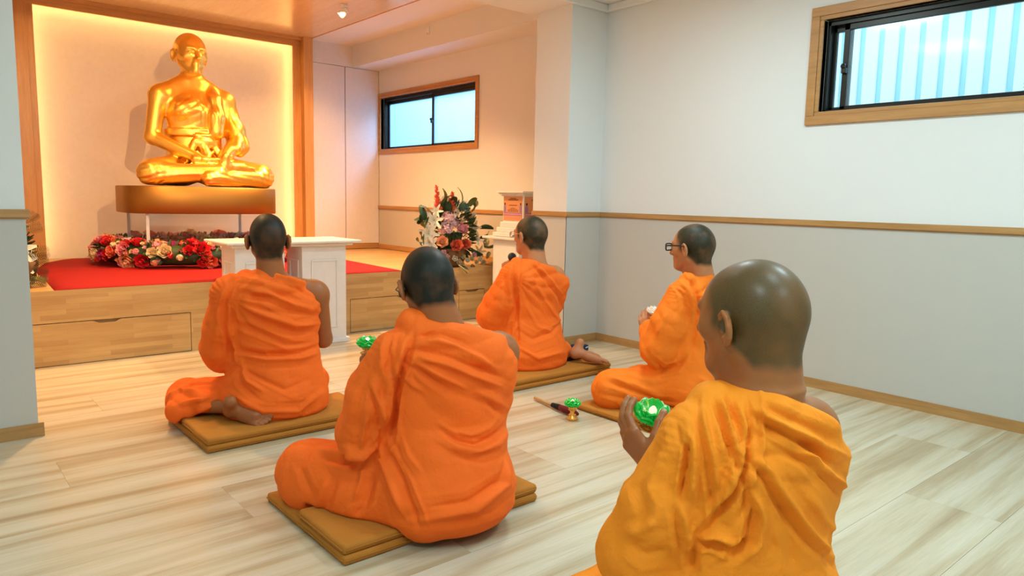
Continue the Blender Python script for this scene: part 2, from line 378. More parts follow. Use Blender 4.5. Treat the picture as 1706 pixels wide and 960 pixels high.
# ceilings, beams
struct('ceiling', [(-1.6, 4.2, -1.75, YP, ZC, ZC+.1)], 'ceiling_paper')
struct('ceiling_beam', [(-1.6, XP+.02, YP-.0, 4.12, ZS, ZA+.1), (XP, XR+.1, YP, YP+.34, ZS, ZA)], 'ceiling_paper')
struct('ceiling_altar', [(.24, 4.3, 4.12, 7.6, ZA, ZA+.1)], 'ceiling_paper')
struct('ceiling_side_beam', [(3.858, XA+.01, YP+.34, YB, 2.437, ZA)], 'wallpaper')
struct('ceiling_panel_gold', [(.367, 3.335, 4.12, YC-.04, ZA-.012, ZA)], 'gold_ceiling')
struct('trim_1', [(3.335, 3.345, 4.12, YC-.03, ZA-.016, ZA)], 'altar_wood_x')
struct('trim_2', [(-1.45, XR, YP-.032, YP, ZS-.004, ZC), (XR-.032, XR, -1.6, YP-.032, ZC-.05, ZC)], 'ceiling_paper', bev=.008)
# dado rails and baseboards (moulded: board plus a thin step)
def rail(name, x0, x1, y0, y1, axis, z=.935, h=.03):
    d = .016
    if axis == 'y': bs = [(x0-d, x0, y0, y1, z, z+h), (x0-d*.6, x0, y0, y1, z-.006, z)]
    else: bs = [(x0, x1, y0-d, y0, z, z+h), (x0, x1, y0-d*.6, y0, z-.006, z)]
    return struct(name, bs, 'trim_wood' if axis == 'y' else 'trim_wood_x')
rail('trim_3', XR, 0, -1.6, YP-.017, 'y', .937, .031); rail('trim_4', XP-.016, XR, YP, 0, 'x', .937, .031)
rail('trim_5', XP, 0, YP, YP+.36, 'y', .937, .031); rail('trim_6', XA, 0, YP+.36, YC, 'y', .912, .034)
rail('trim_7', -1.45, XL+.014, YL, 0, 'x', .933, .033)
def base(name, x0, x1, y0, y1, axis, z=0, h=.055):
    d = .012
    if axis == 'y': bs = [(x0-d, x0, y0, y1, z, z+h*.68), (x0-d*.72, x0, y0, y1, z+h*.68, z+h)]
    else: bs = [(x0, x1, y0-d, y0, z, z+h*.68), (x0, x1, y0-d*.72, y0, z+h*.68, z+h)]
    return struct(name, bs, 'trim_wood' if axis == 'y' else 'trim_wood_x')
base('baseboard_right', XR, 0, -1.6, YP-.013, 'y'); base('baseboard_pillar', XP-.012, XR, YP, 0, 'x')
base('baseboard_pillar_side', XP, 0, YP, YP+.36, 'y'); base('baseboard_left', -1.45, XL+.02, YL, 0, 'x', 0, .058)
base('baseboard_alcove', XA, 0, YF+.05, YC, 'y', .46, .05)

# windows: timber casing, dark sliding sashes, glass, latch
def window(name, x, y0, y1, z0, z1, cas, glassmat, ymid, cut_far=False):
    w = link(name, None, kind='structure')
    cw, o = cas
    f1 = (x-.014, x+.0, y0-cw, y1+(0 if cut_far else cw))
    def ring(a, b, e, t0, t1, tr=None):
        # a rectangular ring between outer rectangle (grown by e outside the opening) and the opening grown by b
        Y0, Y1, Z0, Z1 = y0-e, y1+e, z0-e, z1+e; y0_, y1_, z0_, z1_ = y0-b, y1+b, z0-b, z1+b
        if cut_far: Y1 = min(Y1, YC-.005); 
        return [(t0, t1, Y0, Y1, z1_, Z1), (t0, t1, Y0, Y1, Z0, z0_), (t0, t1, Y0, y0_, z0_, z1_)] + ([(t0, t1, y1_, Y1, z0_, z1_)] if Y1 > y1_+.002 else [])
    boxes('casing', ring(0, .022, cw, x-.016, x+.001), 'window_wood', w, bev=.003)
    boxes('casing_inner', ring(0, .0, .0225, x-.010, x+.04), 'window_wood', w, bev=.003)
    boxes('track_frame', [(x+.04, x+.12, y0, y1, z1-.028, z1), (x+.04, x+.12, y0, y1, z0, z0+.012), (x+.04, x+.12, y0, y0+.018, z0, z1), (x+.04, x+.12, y1-.018, y1, z0, z1)], 'aluminium_dark', w)
    sw = .03
    for i, (a, b, xx) in enumerate(((y0+.005, ymid+sw*.5, x+.055), (ymid-sw*.5, y1-.005, x+.085))):
        s = boxes('sash', [(xx, xx+.022, a, b, z1-.06, z1-.02), (xx, xx+.022, a, b, z0+.008, z0+.03), (xx, xx+.022, a, a+sw, z0, z1-.02), (xx, xx+.022, b-sw, b, z0, z1-.02)], 'aluminium_dark', w, bev=.002)
        box('pane', xx+.009, xx+.013, a+sw-.004, b-sw+.004, z0+.026, z1-.056, glassmat, s)
    bm = bmesh.new(); add_box(bm, x+.034, x+.056, ymid-.016, ymid+.012, (z0+z1)/2-.045, (z0+z1)/2-.015, .004)
    lathe(bm, [(.0, -.012), (.013, -.008), (.015, .004), (.009, .014), (0, .016)], (x+.036, ymid, (z0+z1)/2-.008), 12)
    link('latch', bm_mesh(bm, smooth=False), 'black_plastic', w)
    return w
w1 = window('window_1', XR, WY0, WY1, WZ0, WZ1, (.072, 0), 'wired_glass', 1.945)
w2 = window('window_2', XA, AY0, AY1, AZ0, AZ1, (.055, 0), 'frosted_glass', 6.30, True)
# wire mesh in the nearer pane edge and the outside bracket
bm = bmesh.new()
for i in range(26):
    z = WZ0+.03 + i*.017
    add_box(bm, XR+.19, XR+.193, 1.05, 1.13, z, z+.0025)
link('sheet_bracket', bm_mesh(bm), 'aluminium_dark', w1)
# outside: corrugated translucent fence (its light stripes put into board and gap colours) by window 1, plain blue grey siding by window 2, ground of the light well
def board_fence(label, x, y0, y1, pitch, w, mat, backmat):
    t = thing('board_fence', label, 'fence', (x, (y0+y1)/2, 0)); o = (x, (y0+y1)/2, 0)
    box('backing', .03, .04, y0-o[1], y1-o[1], 0, 2.75, backmat, t); me = None
    for i in range(int((y1-y0)/pitch)):
        if me is None: b = box('board', 0, .03, 0, w, 0, 2.75, mat, t, .006); me = b.data
        else: b = link('board', me, None, t)
        b.location = (0, y0-o[1]+i*pitch, 0)
board_fence('corrugated sheet outside the large window on the right wall, its light stripes coloured in as boards', 5.35, -.6, 4.2, .134, .092, 'fence_sheet', 'fence_valley_shade')
board_fence('pale blue board siding outside the smaller window near the altar', 5.9, 4.5, 10.2, .20, .192, 'fence_blue', 'fence_blue')
struct('floor_light_well', [(4.35, 7, -2.5, 10, -.2, -.1)], 'concrete')

# ---------------------------------------------------------------- altar back: lit panel, timber frame, cabinets
struct('wall_altar_panel', [(.60, 3.30, YB-.006, YB, .44, ZA)], 'cabinet_white')
fr = struct('trim_8', [(.885, .932, YC-.05, YC-.03, .45, 2.60), (3.160, 3.245, YC-.05, YC-.03, .45, 2.60)], 'altar_wood', bev=.002)
struct('trim_9', [(.367, .885, YC-.075, YC-.02, .45, ZA-.012), (3.24, 3.34, YC-.13, YC-.02, .45, ZA-.012)], 'altar_wood', bev=.003)
struct('trim_10', [(.885, 3.24, YC-.052, YC-.028, 2.556, 2.625), (.885, 3.24, YC-.085, YC-.02, 2.615, ZA-.012)], 'altar_wood_x', bev=.002)
led = thing('led_strip', 'warm white light strip hidden around the edge of the altar panel', 'light strip', (2.0, YC, 1.5))
for nm, b in (('strip_top', (.90, 3.20, -.018, -.008, 2.575, 2.585)), ('strip_side', (.895, .905, -.018, -.008, .50, 2.57)), ('strip_side', (3.185, 3.195, -.018, -.008, .50, 2.57))):
    x0, x1, y0, y1, z0, z1 = b; o = box(nm, x0-2.0, x1-2.0, y0, y1, z0-1.5, z1-1.5, 'led', led)
# cabinets beside the altar: two tall flush doors under a filler panel
cab = thing('built_in_cabinet', 'tall white built-in cabinet with two flush doors beside the altar frame', 'cabinet', (3.77, YC, .46))
def rel(b, o): return (b[0]-o[0], b[1]-o[0], b[2]-o[1], b[3]-o[1], b[4]-o[2], b[5]-o[2])
co = (3.77, YC, .46)
for x0, x1 in ((3.345, 3.763), (3.770, 4.180)):
    boxes('door', [rel((x0+.002, x1, YC, YC+.02, .52, 2.432), co)], 'cabinet_white', cab, bev=.0015)
boxes('body', [rel((3.342, 4.187, YC+.021, YB-.001, .46, 2.436), co)], 'trim_wood_z', cab)
boxes('plinth', [rel((3.342, 4.187, YC+.004, YC+.021, .46, .518), co)], 'trim_wood_x', cab)
struct('trim_11', [(3.342, 3.86, YC, YB, 2.436, ZA)], 'cabinet_white')

# ---------------------------------------------------------------- platform with drawers
PZ = .455
pt = thing('altar_platform', 'raised finger-jointed wooden platform with drawers across the altar end', 'platform', (0, 0, 0))
box('deck', .367, 3.97, YF, YC, PZ-.03, PZ, 'block_top', pt); 
boxes('carcass', [(.367, 3.95, YF+.03, YC, 0, PZ-.03)], 'block_wood', pt)
boxes('deck', [(3.97, XA, 5.2, YC, PZ-.03, PZ)], 'block_top', pt)
boxes('front_rail', [(.367, 3.97, YF, YF+.03, .262, PZ-.03)], 'block_wood', pt)
for x0, x1 in ((1.427, 1.527), (2.42, 2.59), (3.56, 3.62), (3.90, 3.97)):
    boxes('stile', [(x0, x1, YF+.001, YF+.03, 0, .262)], 'block_wood', pt)
def drawer(x0, x1, notch):
    bm = bmesh.new(); z0, z1 = .004, .257; n = notch; w = .075
    pr = [(x0, z0), (x1, z0), (x1, z1), (n+w, z1), (n+w-.03, z1-.016), (n-w+.03, z1-.016), (n-w, z1), (x0, z1)]
    a = [bm.verts.new((x, YF+.002, z)) for x, z in pr]; b = [bm.verts.new((x, YF+.022, z)) for x, z in pr]
    bm.faces.new(a); bm.faces.new(b[::-1])
    for i in range(8): bm.faces.new((a[i], b[i], b[(i+1) % 8], a[(i+1) % 8]))
    link('drawer', bm_mesh(bm), 'block_wood', pt)
drawer(.40, 1.423, .935); drawer(1.531, 2.416, 1.97); drawer(2.595, 3.556, 3.08); drawer(3.624, 3.896, 3.76)
box('end_panel', 3.97, 3.985, YF, YF+.9, 0, PZ, 'trim_wood_z', pt)
# ---------------------------------------------------------------- people
def T3(R, o, P):   # apply inverse rigid transform to component arrays (local = R^T (P-o))
    X, Y, Z = P[0]-o[0], P[1]-o[1], P[2]-o[2]
    return (R[0, 0]*X+R[1, 0]*Y+R[2, 0]*Z, R[0, 1]*X+R[1, 1]*Y+R[2, 1]*Z, R[0, 2]*X+R[1, 2]*Y+R[2, 2]*Z)
def head_sdf(P, fine=True, fat=0.0):
    """head in its own frame: origin between the ears, +y face, +z crown"""
    d = ell(P, (0, -.016, .030), (.0765+fat*.4, .097, .089))
    d = smin(d, ell(P, (0, -.050, .005), (.066, .058, .066)), .03)
    d = smin(d, ell(P, (0, .032, .005), (.066+fat*.5, .066, .088)), .03)
    d = smin(d, rc(P, (0, .028, -.045), (0, .066, -.088), .052+fat, .026+fat*.6), .025)
    for s in (-1, 1):
        d = smin(d, rc(P, (s*.047, .004, -.045), (s*.022, .066, -.090), .022+fat, .015+fat*.5), .02)
        d = smin(d, rc(P, (s*.046, .060, -.014), (s*.060, .020, -.008), .017+fat*.6, .012), .02)
        d = smin(d, rc(P, (s*.012, .092, .030), (s*.046, .080, .030), .009, .008), .012)
        d = smax(d, -ell(P, (s*.031, .104, .012), (.019, .016, .012)), .010)
        d = smin(d, ell(P, (s*.031, .083, .010), (.013, .011, .0105)), .004)
        # ear: disc with rim, concha hollow, lobe
        E = T3(rotm('Z', s*26) @ rotm('X', -10), (s*.0755, -.008, -.010), P); E = (E[0], E[1]/1.16, E[2]/1.02)
        e = ell(E, (s*.008, -.002, 0), (.0065, .0195, .032))
        e = smax(e, -ell(E, (s*.014, .002, .004), (.0065, .0115, .019)), .004)
        rim = [( s*.011, .008, -.006), (s*.010, .012, .010), (s*.013, .006, .026), (s*.014, -.006, .031), (s*.015, -.017, .020), (s*.014, -.018, .002), (s*.011, -.012, -.017), (s*.008, -.001, -.028)]
        e = smin(e, chain(E, rim, [.0028, .0034, .0038, .0040, .0040, .0038, .0045, .0058], .002), .003)
        e = smin(e, rc(E, (s*.004, .012, -.004), (s*.003, .013, .004), .0045, .004), .004)
        d = smin(d, e, .0045)
    d = smin(d, rc(P, (0, .094, .022), (0, .116, -.022), .0078, .0122), .008); d = smin(d, rc(P, (0, .088, -.032), (0, .083, -.074), .018, .021), .014)
    for s in (-1, 1): d = smin(d, ell(P, (s*.0125, .101, -.025), (.0085, .010, .0075)), .006)
    d = smin(d, ell(P, (0, .0925, -.050), (.024, .009, .0065)), .006)
    d = smin(d, ell(P, (0, .091, -.061), (.020, .009, .007)), .005)
    return smin(d, ell(P, (0, .087, -.092), (.017, .013, .014)), .014)

def hand_sdf(P, wrist, fdir, ndir, curl, thumb=(0, 0), side=1, scale=1.0, spread=.05):
    """fdir towards the fingers, ndir out of the palm, thumb on +side*cross; curl = 4 x (three bends in degrees)"""
    f = np.array(fdir, float); f /= np.linalg.norm(f); n = np.array(ndir, float); n -= f*(n@f); n /= np.linalg.norm(n); s = np.cross(f, n)*side
    w = np.array(wrist, float); S = scale
    q = lambda a, b, c: tuple(w + (f*a + s*b + n*c)*S)
    d = rc(P, q(-.02, 0, 0), q(.02, 0, 0), .024*S, .024*S)
    for b, L, r in ((.027, .088, .0125), (.009, .092, .0125), (-.010, .088, .012), (-.028, .080, .011)):
        d = smin(d, rc(P, q(.012, b*.55, 0), q(L, b, 0), .0145*S, r*S), .012)
    d = smin(d, rc(P, q(.015, .020, .008), q(.045, .034, .010), .016*S, .014*S), .012)   # ball of the thumb
    for (b, L, seg, r), c in zip(((.027, .088, (.040, .024, .020), .0088), (.009, .092, (.044, .028, .021), .0092), (-.010, .088, (.041, .026, .020), .0088), (-.028, .080, (.032, .020, .018), .0078)), curl):
        p = np.array([L, b + 0, 0.0]); a = 0; sp = b*spread*30; pts = [q(*p)]
        for k in range(3):
            a += math.radians(c[k]); p = p + seg[k]*np.array([math.cos(a)*math.cos(sp*.2), math.sin(sp*.2), math.sin(a)]); pts.append(q(*p))
        d = smin(d, chain(P, pts, [r*S*1.05, r*S, r*S*.93, r*S*.82], .003), .004)
    t0, t1 = thumb
    p0 = np.array([.030, .032, .010]); dr = np.array([.72, .62, .30]); dr = dr/np.linalg.norm(dr)
    b0 = math.radians(t0); b1 = math.radians(t1)
    d1 = np.array([math.cos(b0)*.85, .45*math.cos(b0), math.sin(b0)+.2]); d1 /= np.linalg.norm(d1)
    d2 = np.array([math.cos(b0+b1)*.95, .12, math.sin(b0+b1)+.2]); d2 /= np.linalg.norm(d2)
    p1 = p0 + dr*.030; p2 = p1 + d1*.032; p3 = p2 + d2*.026
    d = smin(d, chain(P, [q(*p0), q(*p1), q(*p2), q(*p3)], [.014*S, .0118*S, .0105*S, .0092*S], .004), .007)
    return d, (q(*p3), tuple(w*0 + f*d2[0] + s*d2[1] + n*d2[2]), tuple(n))
def foot_sdf(P, heel, toe, up, side=1, S=1.0):
    """sole away from up; toe direction heel->toe; big toe on side"""
    h = np.array(heel, float); f = np.array(toe, float)-h; L = np.linalg.norm(f); f /= L; n = np.array(up, float); n -= f*(n@f); n /= np.linalg.norm(n); s = np.cross(f, n)*side
    q = lambda a, b, c: tuple(h + f*a*L + s*b*S + n*c*S)
    d = ell(P, q(.10, 0, .0), (.030*S,)*3)
    d = smin(d, rc(P, q(.10, 0, .012), q(.66, .004, .008), .030*S, .026*S), .02)
    d = smin(d, rc(P, q(.45, .012, .004), q(.76, .022, -.002), .024*S, .019*S), .02)
    d = smin(d, rc(P, q(.40, -.014, -.004), q(.70, -.026, -.004), .020*S, .015*S), .02)
    for b, L0, L1, r in ((.026, .78, .95, .0125), (.007, .80, .97, .0088), (-.008, .78, .935, .0082), (-.021, .75, .89, .0078), (-.033, .71, .83, .0075)):
        d = smin(d, chain(P, [q(L0-.06, b, 0), q((L0+L1)/2, b*1.05, .003), q(L1, b*1.08, -.002)], [r*S, r*S*.95, r*S], .003), .0045)
    return smin(d, rc(P, q(.14, 0, .02), q(.16, 0, .075), .028*S, .027*S), .02)

def px_of(Wp):
    q = Wp - CAM; x, y, z = q@CR, q@CU, q@_f; return np.stack([853 + F_PX*x/z, 480 - F_PX*y/z], 1), z
def seg_fold(px, z, poly, w, amp):
    """fold along a measured line: poly in photograph pixels, w half width (m), amp height (m); returns displacement"""
    pts = np.array(poly, float); best = np.full(len(px), 1e9); tb = np.zeros(len(px)); n = len(pts)-1
    for i in range(n):
        a, b = pts[i], pts[i+1]; d = b-a; L = d@d + 1e-9; t = np.clip(((px-a)@d)/L, 0, 1)
        dd = np.hypot(*(px - a - t[:, None]*d).T); m = dd < best; best[m] = dd[m]; tb[m] = (i+t[m])/n
    m = best*z/F_PX/w; taper = np.clip(np.minimum(tb, 1-tb)*4 + .15, 0, 1)
    return (amp*np.exp(-m*m) if amp > 0 else amp*np.exp(-np.abs(m)**1.3))*taper

PEOPLE = []
def build_person(spec):
    """spec in the sitter's own frame (x right, y forward) plus origin and heading"""
    ox, oy = spec['at']; hd = math.radians(spec['yaw']); RZ = np.array(Matrix.Rotation(-hd, 3, 'Z')); org = np.array([ox, oy, 0.0])
    root = thing('person', spec['label'], 'person', (ox, oy, 0), -hd, 'people in orange robes')
    hc = np.array(spec['head']); hy, hp, ht = spec['hrot']
    RH = rotm('Z', -hy) @ rotm('X', -hp) @ rotm('Y', ht); PEOPLE.append((root, hc, RH))
    nb = np.array(spec.get('neckbase', (0, -.035, .635)))
    sw = spec.get('sw', .185); sh = spec.get('sh', .59); fat = spec.get('fat', 0)
    L = spec
    nr = spec.get('neck_r', .054)
    skull_back = hc + RH @ np.array([0, -.036, -.055]); jawp = hc + RH @ np.array([0, .01, -.06])
    def body(P, feet=True):
        Hd = T3(RH, hc, P); d = head_sdf(Hd, fat=fat)
        d = smin(d, rc(P, skull_back, nb, nr, nr+.012), .028); d = smin(d, rc(P, jawp, nb+np.array([0, .05, -.01]), nr-.010, nr-.004), .02)
        if spec.get('neck_roll'):
            for k, (zz, rr) in enumerate(spec['neck_roll']):
                c = nb + (skull_back-nb)*zz; d = smin(d, ell(P, c, (nr+rr, nr+rr+.004, .012)), .012)
        t = loft(P, [(.05, 0, 0, .19, .15), (.2, 0, 0, .18, .13), (.36, 0, .01, .155, .105), (.48, 0, .01, .165, .11), (sh-.05, 0, -.01, .17, .10), (sh+.01, 0, -.015, .15, .075), (sh+.05, 0, -.02, .09, .05)])
        d = smin(d, t, .03)
        for s in (-1, 1):
            q = 1 if s > 0 else .82
            d = smin(d, rc(P, (s*.048, -.030, nb[2]-.008), (s*(sw-.02)*q, -.015, sh+.018), .046, .044*q), .035)
            d = smin(d, ell(P, (s*sw*q, -.012, sh-.005), (.058*q, .058*q, .060*q)), .03)
        d = smin(d, rc(P, (sw+.005, -.012, sh-.01), L['elbR'], .052, .041), .03); d = smin(d, rc(P, L['elbR'], L['wrR'], .040, .026), .02)
        sv = spec['sleeve']; d = smin(d, chain(P, [q[0] for q in sv[:3]] + [L['wrL']], [.040, .036, .034, .026], .02), .03)
        return d
    lo = (-.36, -.24, .06); hi = (.36, .48, 0)
    xs = grid(-.34, .36, .011, (hc[0]-.105, hc[0]+.105, spec.get('hres', .004)))
    ys = grid(-.26, spec.get('ymax', .46), .011, (hc[1]-.125, hc[1]+.13, spec.get('hres', .004)))
    zs = grid(.10, hc[2]+.135, .011, (hc[2]-.13, hc[2]+.2, spec.get('hres', .004)))
    parts = [(body, xs, ys, zs)]
    nails = []
    for hspec in spec.get('hands', ()):
        w = np.array(hspec['w']); r = .0032 if spec.get('big') else .0045
        fd = np.array(hspec['f'], float); fd /= np.linalg.norm(fd); c = w + fd*.07
        def hf(P, h=hspec, w=w):
            d, tip = hand_sdf(P, w, h['f'], h['n'], h['curl'], h['thumb'], h['side'], h.get('S', 1))
            return smin(d, rc(P, L['wrL'] if h['arm'] == 'L' else L['wrR'], w - fd*.01, .027, .025), .01)
        z_ = np.zeros((1, 1, 1), np.float32); nails.append(hand_sdf((z_, z_, z_), w, hspec['f'], hspec['n'], hspec['curl'], hspec['thumb'], hspec['side'], hspec.get('S', 1))[1])
        parts.append((hf, grid(c[0]-.13, c[0]+.13, r), grid(c[1]-.13, c[1]+.13, r), grid(c[2]-.13, c[2]+.13, r)))
    for fs in spec.get('feet', ()):
        a, b = np.array(fs['heel']), np.array(fs['toe']); c = (a+b)/2
        def ff(P, fs=fs):
            d = foot_sdf(P, fs['heel'], fs['toe'], fs['up'], fs['side'], fs.get('S', 1))
            if 'ankle' in fs: d = smin(d, rc(P, fs['ankle'], fs['shin'], .028, .042), .03)
            return d
        parts.append((ff, grid(c[0]-.26, c[0]+.26, .0048), grid(c[1]-.26, c[1]+.26, .0048), grid(.02, max(a[2], b[2])+.13, .0048)))
    V, Q = sdf_mesh(parts); me = np_mesh('person', V, Q)
    # stubble mask from the head frame
    H = (V-hc)@RH; x, y, z = H.T
    wob = (frac_noise(H, 40, 3)-.5)*.012
    zmin = np.interp(y, [-.11, -.05, -.02, .0, .02, .05], [-.092, -.082, -.050, -.024, -.012, -.012]); ymx = np.interp(z, [-.03, .02, .06, .085, .12], [.040, .046, .062, .070, .05]) + spec.get('bald', 0)
    soft = .022
    hair = np.clip((z-zmin+wob+.008)/soft, 0, 1)*np.clip((ymx-y+wob)/soft, 0, 1)
    ear = (np.abs(x) > .080+fat*.45) & (np.abs(y+.005) < .036) & (z < .030); hair[ear] = 0; hair[np.abs(z) > .2] = 0
    a = me.attributes.new('hair', 'FLOAT', 'POINT'); a.data.foreach_set('value', hair.astype(np.float32))
    bo = link('body', me, spec['skin'], root)
    for tip, td, nn in nails:   # thumb nail plate
        if spec.get('big'):
            bm = bmesh.new(); bmesh.ops.create_uvsphere(bm, u_segments=12, v_segments=8, radius=1)
            f_ = Vector(td).normalized(); n_ = (CAM_V(root, tip) - f_*f_.dot(CAM_V(root, tip))).normalized(); s_ = f_.cross(n_)
            mt = Matrix.Translation(Vector(tip)+n_*.0072 - f_*.001) @ Matrix((s_, f_, n_)).transposed().to_4x4() @ Matrix.Diagonal((.0062, .0078, .0022, 1))
            bmesh.ops.transform(bm, matrix=mt, verts=bm.verts); link('thumb_nail', bm_mesh(bm, smooth=True), 'nail', bo)

    # ------------------------------------------------ robe
    res = spec.get('res', .008); rows = spec['torso']
    cx, cz, sl = spec['neckline']       # neckline: height cz at x = cx, falling with slope sl to the right
    def torso(P): return loft(P, rows)
    def parts_of(P):
        t = torso(P)
        t = smin(t, rc(P, (-.06, -.03, sh+.035), (-.17, -.01, sh+.02), .058, .062), .03)
        for q in spec.get('torso_add', ()): t = smin(t, rc(P, *q), .03)
        # cut along the neckline, leaving the right shoulder bare
        ed = (P[2] - (cz - sl*np.clip(P[0]-cx, 0, None) - spec.get('sag', .9)*np.clip(P[0]-cx, 0, None)**2 + .12*np.clip(cx-P[0], 0, .1)))*.82
        t = smax(t, ed, .012)
        s_ = spec['sleeve']
        sl_ = chain(P, [q[0] for q in s_], [q[1] for q in s_], .03)
        for q in spec.get('sleeve_add', ()): sl_ = smin(sl_, rc(P, *q), .035)
        lg = None
        for q in spec['legs']:
            g = rc(P, *q); lg = g if lg is None else smin(lg, g, .04)
        return t, sl_, lg
    def robe(P):
        t, s_, lg = parts_of(P)
        d = smin(t, s_, spec.get('k_sleeve', .014)); d = smin(d, lg, .03)
        for q in spec.get('bundle', ()): d = smin(d, rc(P, *q), .008)
        for q in spec.get('cut', ()): d = smax(d, -rc(P, *q), .02)
        wx = P[0]*RZ[0, 0] + P[1]*RZ[0, 1] + ox; wy = P[0]*RZ[1, 0] + P[1]*RZ[1, 1] + oy; m = spec['mat']
        off = np.clip(np.maximum(np.maximum(m[0]-wx, wx-m[1]), np.maximum(m[2]-wy, wy-m[3]))/.03, 0, 1)   # beyond the mat the cloth falls to the floor
        return smax(d, spec.get('zfloor', .062)*(1-off) + .004*off - P[2], .012)
    B = spec['box']
    xs, ys, zs = grid(B[0], B[1], res), grid(B[2], B[3], res), grid(.02, B[4], res)
    V, Q = sdf_mesh([(robe, xs, ys, zs)]); V = relax(V, Q, 1, .3)
    me = np_mesh('robe', V, Q); N = vnorm(me)
    P = tuple(V[:, i].astype(np.float32) for i in range(3)); t, s_, lg = parts_of(P)
    k = .02; e = np.stack([np.exp(-np.clip(q, -.02, .3)/k) for q in (t, s_, lg)]); wts = e/e.sum(0)
    x, y, z = V.T
    n1 = frac_noise(V, 7, 1)-.5; n2 = frac_noise(V, 16, 2)-.5; n3 = frac_noise(V, 34, 5)-.5
    # torso: folds fan out from the left shoulder across the back and sag towards the right side
    pv = spec.get('pivot', (-.20, .60)); dx, dz = x-pv[0], pv[1]-z; rr = np.hypot(dx, dz)+1e-4; th = np.arctan2(dz, dx)
    def ridge(ph, p=1.0): return np.abs(np.sin(ph))**p - .64
    A = spec.get('fold', 1.0)
    back = ridge(th*spec.get('nf', 9) + n1*3.2 + rr*4)*np.interp(rr, [0, .08, .22, .42], [.004, .0085, .0065, .003])*(.55+1.1*(frac_noise(V, 4, 9)))
    back += ridge(z*28 + x*4 + n1*5 + spec.get('ph', 0))*.0035*np.clip((.36-z)*7, 0, 1)
    side = np.clip((x-.10)*9, 0, 1)*ridge(z*62 - x*22 + n1*4)*.0042*np.clip((z-.25)*6, 0, 1)
    slv = ridge((x*.55+y*.65)*38 + z*5 + n1*5.0)*.0062 + ridge((z*.7-y*.5)*50 + n2*4)*.0036
    legf = ridge((x*.8+y*.5)*30 + z*12 + n1*6)*.0065 + ridge((x*.3-y*.8)*26 + n2*4)*.003
    disp = A*(wts[0]*(back+side) + wts[1]*slv + wts[2]*legf) + n2*.0045 + n3*.0022
    disp *= np.clip((z-spec.get('zfloor', .062))*30+.3, 0, 1)
    Wp = V@RZ.T + org; px, dep = px_of(Wp); NW = N@RZ.T; vis = np.clip(-((Wp-CAM)/np.linalg.norm(Wp-CAM, axis=1)[:, None]*NW).sum(1)*4+.6, 0, 1)
    jr = random.Random(len(spec['lines']))
    for poly, w, amp in spec.get('lines', ()):
        disp = disp + seg_fold(px, dep, poly, w*.72, amp*1.3)*vis
        k = F_PX*w/float(np.median(dep))     # finer companions beside every main fold
        for sg in (-1, 1):
            d = (poly[-1][0]-poly[0][0], poly[-1][1]-poly[0][1]); L_ = math.hypot(*d)+1e-6; o = sg*k*jr.uniform(1.5, 2.4); t0 = jr.uniform(-.12, .12)
            q = [(a-d[1]/L_*o*(1+.5*i/len(poly))+d[0]*t0, b+d[0]/L_*o*(1+.5*i/len(poly))+d[1]*t0) for i, (a, b) in enumerate(poly)]
            disp = disp + seg_fold(px, dep, q, w*.45, -amp*jr.uniform(.25, .5))*vis
    V2 = V + N*disp[:, None]; V2 = relax(V2, Q, 1, .12)
    me.vertices.foreach_set('co', V2.astype(np.float32).ravel()); me.update()
    link('robe', me, spec['robe'], root)
    return root
def CAM_V(root, p):
    hd = root.rotation_euler.z; q = Matrix.Rotation(-hd, 3, 'Z') @ (Vector(CAM) - root.location); return (q - Vector(p)).normalized()

TORSO = [(.03, 0, -.01, .20, .165), (.08, 0, -.01, .235, .19), (.15, 0, -.01, .24, .195), (.25, 0, .0, .212, .165), (.36, 0, .01, .198, .140), (.47, 0, .01, .205, .140), (.55, 0, -.005, .212, .130), (.61, -.01, -.015, .19, .105), (.66, -.02, -.02, .13, .08), (.70, -.02, -.02, .08, .06)]
CUP = [(25, 35, 20), (28, 38, 22), (32, 40, 24), (36, 42, 26)]
FIST = [(60, 80, 50), (62, 82, 50), (64, 84, 50), (66, 84, 50)]
BUNDLE = [((-.11, -.08, .58), (-.12, -.01, .660), .045, .052), ((-.12, -.01, .660), (-.12, .06, .58), .052, .045)]
base_spec = dict(elbL=(-.25, .06, .36), wrL=(-.10, .25, .45), elbR=(.235, .07, .365), wrR=(.08, .26, .44), torso=TORSO, box=(-.56, .46, -.32, .58, .80),
    torso_add=[((-.03, -.055, .655), (.08, -.055, .630), .056, .054), ((.02, -.035, .61), (.18, -.03, .545), .062, .072), ((.18, -.03, .545), (.185, -.01, .42), .072, .062)], bundle=BUNDLE,
    sleeve=[((-.17, -.01, .605), .076), ((-.225, .03, .45), .082), ((-.235, .08, .34), .080), ((-.13, .22, .42), .055)], sleeve_add=[((-.22, .06, .30), (-.19, .15, .30), .055, .045)],
    legs=[((-.12, .02, .15), (-.33, .30, .12), .11, .085), ((.10, .04, .15), (.25, .32, .11), .11, .08), ((-.33, .30, .10), (.02, .36, .10), .075, .06), ((.24, .32, .10), (-.02, .36, .09), .07, .06)],
    neckline=(-.05, .70, .30), sag=.35, hrot=(0, 0, 0), head=(0, .015, .845))
def spec(**k): d = dict(base_spec); d.update(k); return d
def wide(f, g=1.0, dz=0): return [(z+dz*(z > .4), cx, cy, rx*f, ry*g) for z, cx, cy, rx, ry in TORSO]

